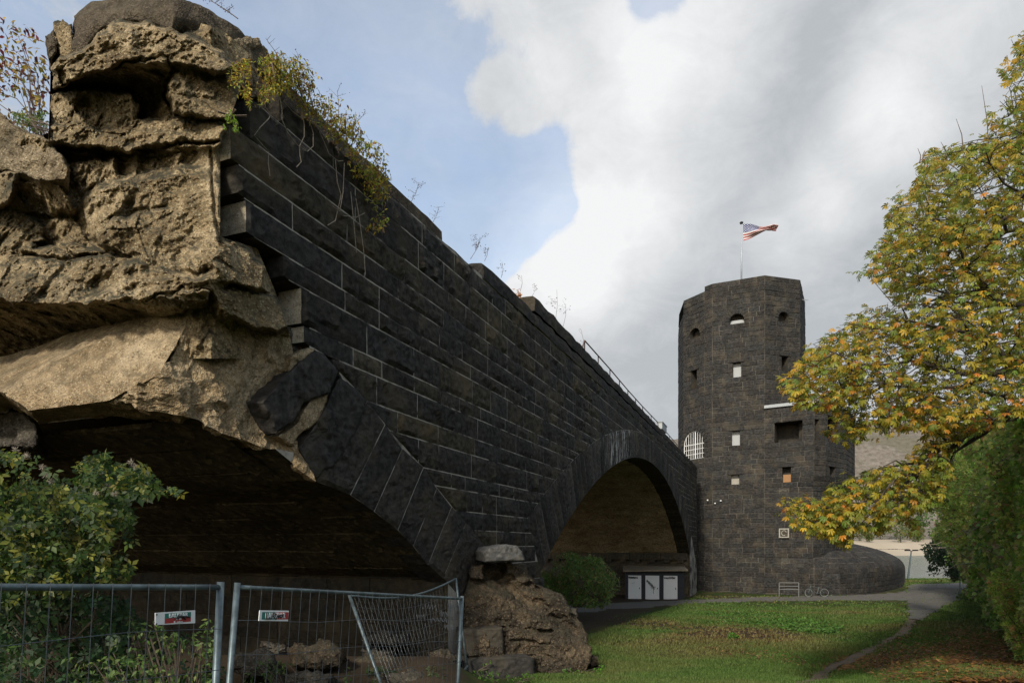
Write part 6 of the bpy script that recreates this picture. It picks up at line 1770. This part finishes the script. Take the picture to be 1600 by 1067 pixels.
mb = MB(); mb.tube([HT, HT+UP*.14, HT+UP*.16+Vector((.02, -.3, 0))], .012, 5); mb.tube([HT+UP*.14, HT+UP*.16+Vector((-.05, .25, 0))], .012, 5); mb.build('handlebar', M['galv'], bk)
lp = thing('street_lamp', P(1419, 904, 72), 'thin lamp post with a dark double head on the river bank', 'street lamp')
mb = MB(); a, b_ = P(1418.5, 906, 72), P(1424, 860, 72); mb.tube([a, b_], [.11, .07], 8); mb.build('pole', M['galv'], lp)
for dx in (-.38, .38):
    mb = MB(); mb.tube([b_+UP*-.1, b_+Vector((dx*.6, 0, .08)), b_+Vector((dx, 0, .05))], .04, 5); h_ = mb.build('arm', M['black'], lp)
    mb = MB(); mb.box(b_+Vector((dx*1.15, 0, .05)), .5, .3, .16); mb.build('lamp_head', M['black'], lp)
# low rail fence at the end of the path
rf = thing('bank_fence', P(1510, 903, 55), 'low grey rail fence half hidden by shrubs at the river bank', 'fence')
for y in (890, 897):
    mb = MB(); mb.tube([P(1496, y, 52), P(1535, y-1, 48)], .035, 5); mb.build('rail', M['galv'], rf)
for x in (1500, 1518, 1533):
    mb = MB(); p = P(x, 888, 50); mb.tube([p, Vector((p.x, p.y, -4.1))], .045, 5); mb.build('post', M['galv'], rf)

# ------------------------------------------------------------------ far bank greenery
def far_trees():
    k = 0
    for i_ in range(34):
        x = rnd.uniform(1290, 1560); Yt = rnd.uniform(408, 470); h_ = rnd.uniform(5, 15)
        X_ = (x-CX)/FPX*Yt; zb = np.interp(Yt, [400, 450], [.5, 3.5]); n = 260
        u = nrs.randn(n, 3); u /= np.linalg.norm(u, axis=1, keepdims=True); rr = nrs.rand(n, 1)**.35
        pts = np.array([X_, Yt, zb+h_*.55])+u*rr*np.array([h_*.42, h_*.42, h_*.5])*(1+.25*np.sin(u[:, :1]*5+i_))
        c = palette(n, [(.10, .14, .035), (.14, .15, .04), (.07, .10, .03), (.20, .12, .06)] if i_ % 4 else [(.22, .12, .08), (.18, .13, .06)], [.4, .3, .2, .1] if i_ % 4 else [.5, .5], .2)
        o = thing('far_tree', (X_, Yt, zb), ('green' if i_ % 4 else 'reddish brown')+' leafed small round tree lining the far river bank', 'tree', 'green trees on the far river bank' if i_ % 4 else 'reddish brown trees on the far river bank')
        leaf_cloud('crown', pts, nrs.randn(n, 3), nrs.randn(n, 3)+np.array([0, -.5, 1]), nrs.uniform(1.0, 2.0, n), 'simple', c, o)
        mb = MB(); mb.tube([(X_, Yt, zb-.5), (X_, Yt, zb+h_*.5)], [.3, .15], 5); mb.build('trunk', M['bark'], o)
far_trees()
# marker chain of buoys on the beach edge is left as a row of dark stones
sd = MB()
for i_ in range(26):
    x = 1368+i_*2.1; sd.box(P(x, 858.5+rnd.uniform(-.3, .3), 385), rnd.uniform(.5, 1.2), .5, .8)
o = sd.build('shore_stones', M['pier_dark']); tag(o, 'row of dark stones along the far beach', kind='stuff')

# ------------------------------------------------------------------ grass, weeds and fallen leaves
PATHS = [[(880, 945), (960, 941), (1075, 936), (1150, 933), (1300, 929), (1400, 925), (1425, 912), (1520, 909), (1508, 924), (1492, 942), (1466, 958), (1440, 970), (1428, 990), (1376, 1018), (1330, 1043), (1284, 1070), (1233, 1070), (1290, 1038), (1345, 1013), (1398, 988), (1416, 966), (1410, 944),
          (1330, 939), (1200, 940), (1090, 943), (960, 953), (880, 960)]]
def grass_field(n, y0, y1, hgt, nb, name, seed, wid=.006):
    rs = np.random.RandomState(seed)
    Y_ = y0+(y1-y0)*rs.rand(n)**1.0; x0 = -.05+.0*Y_; X_ = Y_*(rs.rand(n)*.95-.06)
    keep = (X_ > .9-.05*Y_)
    wn = (X_*.9266-Y_*.3762+5.785); keep &= wn > .25     # in front of the bridge wall
    keep &= ~((X_/Y_ > .66+.02) & (X_ > 7)) | (rs.rand(n) < .3)
    pxx = CX+X_/Y_*FPX; pyy = HY-gz(X_, Y_)/Y_*FPX
    onp = np.zeros(n, bool)
    for q in PATHS: onp |= inpoly(pxx+rs.randn(n)*8, pyy+rs.randn(n)*2.0, q)
    keep &= ~onp | (rs.rand(n) < .03)
    worn = inpoly(pxx, pyy, [(1130, 938), (1410, 934), (1425, 965), (1330, 952), (1180, 952)]); keep &= ~worn | (rs.rand(n) < .3)
    keep &= ~((X_ > 1.0) & (Y_ > 50) & (X_/Y_ < .613))
    X_, Y_ = X_[keep], Y_[keep]; soil, lit, nn, n2 = gcol_mask(X_, Y_)
    k2 = rs.rand(len(X_)) > soil*.9; k2 &= rs.rand(len(X_)) > lit*.93; X_, Y_, soil, lit, nn, n2 = [q[k2] for q in (X_, Y_, soil, lit, nn, n2)]
    Z_ = gz(X_, Y_)-.01; m_ = len(X_)
    ang = rs.rand(m_, nb)*6.283; r_ = rs.rand(m_, nb)*.03*(1+Y_[:, None]/18); h_ = hgt*(.5+rs.rand(m_, nb))*(.6+nn[:, None]*.8)
    bxx, byy = X_[:, None]+np.cos(ang*3)*r_, Y_[:, None]+np.sin(ang*3)*r_; w_ = wid*(.7+Y_[:, None]/14)
    lx, ly = np.cos(ang+1.2)*h_*.5, np.sin(ang+1.2)*h_*.5
    v0 = np.stack([bxx-np.cos(ang)*w_, byy-np.sin(ang)*w_, np.repeat(Z_[:, None], nb, 1)], -1); v1 = np.stack([bxx+np.cos(ang)*w_, byy+np.sin(ang)*w_, np.repeat(Z_[:, None], nb, 1)], -1)
    v2 = np.stack([bxx+lx, byy+ly, Z_[:, None]+h_], -1)
    Vv = np.stack([v0, v1, v2], 2).reshape(-1, 3); F = np.arange(len(Vv)).reshape(-1, 3)
    base = np.array([[.052, .108, .018]])*(1-n2[:, None])*1.1+np.array([[.088, .128, .028]])*n2[:, None]
    dry = np.clip(soil*1.2+(nn-.5)*1.4-.02, 0, 1)[:, None]; base = base*(1-dry*.75)+np.array([[.17, .125, .05]])*dry*.75
    c = np.repeat(base, nb, 0)*(1+rs.randn(m_*nb, 1)*.25); c = np.clip(np.repeat(c, 3, 0), .005, .4); c[0::3] *= 1; 
    o = big_mesh(name, Vv, F, M['grass'], None, c); tag(o, 'short worn meadow grass between ruin, tower and hedge', kind='stuff'); return m_
print('grass', grass_field(90000, 8.5, 18, .055, 5, 'grass', 1), grass_field(90000, 17, 38, .07, 4, 'grass', 2, .008), grass_field(60000, 36, 75, .09, 3, 'grass', 3, .012))
# broad leaved weeds in the middle of the meadow
def ground_leaves(name, poly, n, sz, cols_, wts, flat, label, lift=.02, kind='simple', dens=None):
    xs_ = nrs.uniform(min(p[0] for p in poly), max(p[0] for p in poly), n*3); ys_ = nrs.uniform(min(p[1] for p in poly), max(p[1] for p in poly), n*3)
    k = inpoly(xs_, ys_, poly); xs_, ys_ = xs_[k][:n], ys_[k][:n]
    pts = np.array([tuple(gpx(a, b_)) for a, b_ in zip(xs_, ys_)]); m_ = len(pts); pts[:, 2] += nrs.rand(m_)*lift
    dr = nrs.randn(m_, 3)*np.array([1, 1, .15])+np.array([0, 0, 0 if flat else .5]); up_ = np.tile(np.array([0, 0, 1.]), (m_, 1))+nrs.randn(m_, 3)*(.25 if flat else .5)
    o = leaf_cloud(name, pts, dr, up_, nrs.uniform(.7, 1.3, m_)*sz, kind, palette(m_, cols_, wts, .2), None); tag(o, label, kind='stuff')
ground_leaves('weeds', [(1090, 958), (1130, 952), (1180, 956), (1230, 964), (1290, 972), (1320, 984), (1300, 992), (1250, 990), (1190, 978), (1130, 972)], 3000, .13, [(.09, .19, .03), (.07, .15, .03), (.12, .22, .05)], [.5, .3, .2], False, 'band of bright green broad leaved weeds across the meadow', .10)
ground_leaves('weeds', [(960, 960), (1090, 950), (1130, 968), (1080, 995), (1000, 990), (960, 975)], 800, .08, [(.05, .10, .02), (.06, .13, .02)], [.5, .5], False, 'sparse green weeds on the bare brown patch', .06)
ground_leaves('fallen_leaves', [(1380, 1005), (1440, 985), (1500, 975), (1570, 985), (1610, 1030), (1610, 1070), (1380, 1070), (1350, 1050)], 7000, .09, [(.22, .10, .03), (.15, .07, .025), (.30, .17, .05), (.10, .06, .03)], [.35, .3, .15, .2], True, 'carpet of brown and orange fallen leaves in front of the hedge', .06)
ground_leaves('fallen_leaves', [(1040, 960), (1130, 965), (1240, 1000), (1260, 1040), (1150, 1030), (1050, 1000)], 2600, .09, [(.18, .09, .03), (.12, .06, .025), (.3, .2, .08)], [.4, .4, .2], True, 'brown fallen leaves strewn over the weedy patch', .05)
ground_leaves('fallen_leaves', [(930, 955), (1400, 945), (1560, 940), (1600, 1068), (930, 1068)], 650, .07, [(.30, .15, .04), (.38, .24, .07), (.16, .08, .03)], [.4, .3, .3], True, 'single fallen leaves scattered over the meadow', .03)
bush('weed_tuft', 'bright grass tuft standing alone in the middle of the meadow', [(1136, 1000), (1140, 991), (1152, 990), (1156, 1000)], 19.6, .3, 120, .10, [(.08, .18, .02)], [1], stems=3, root=P(1146, 1001, 19.7), droop=.6)
bpy.context.view_layer.update()
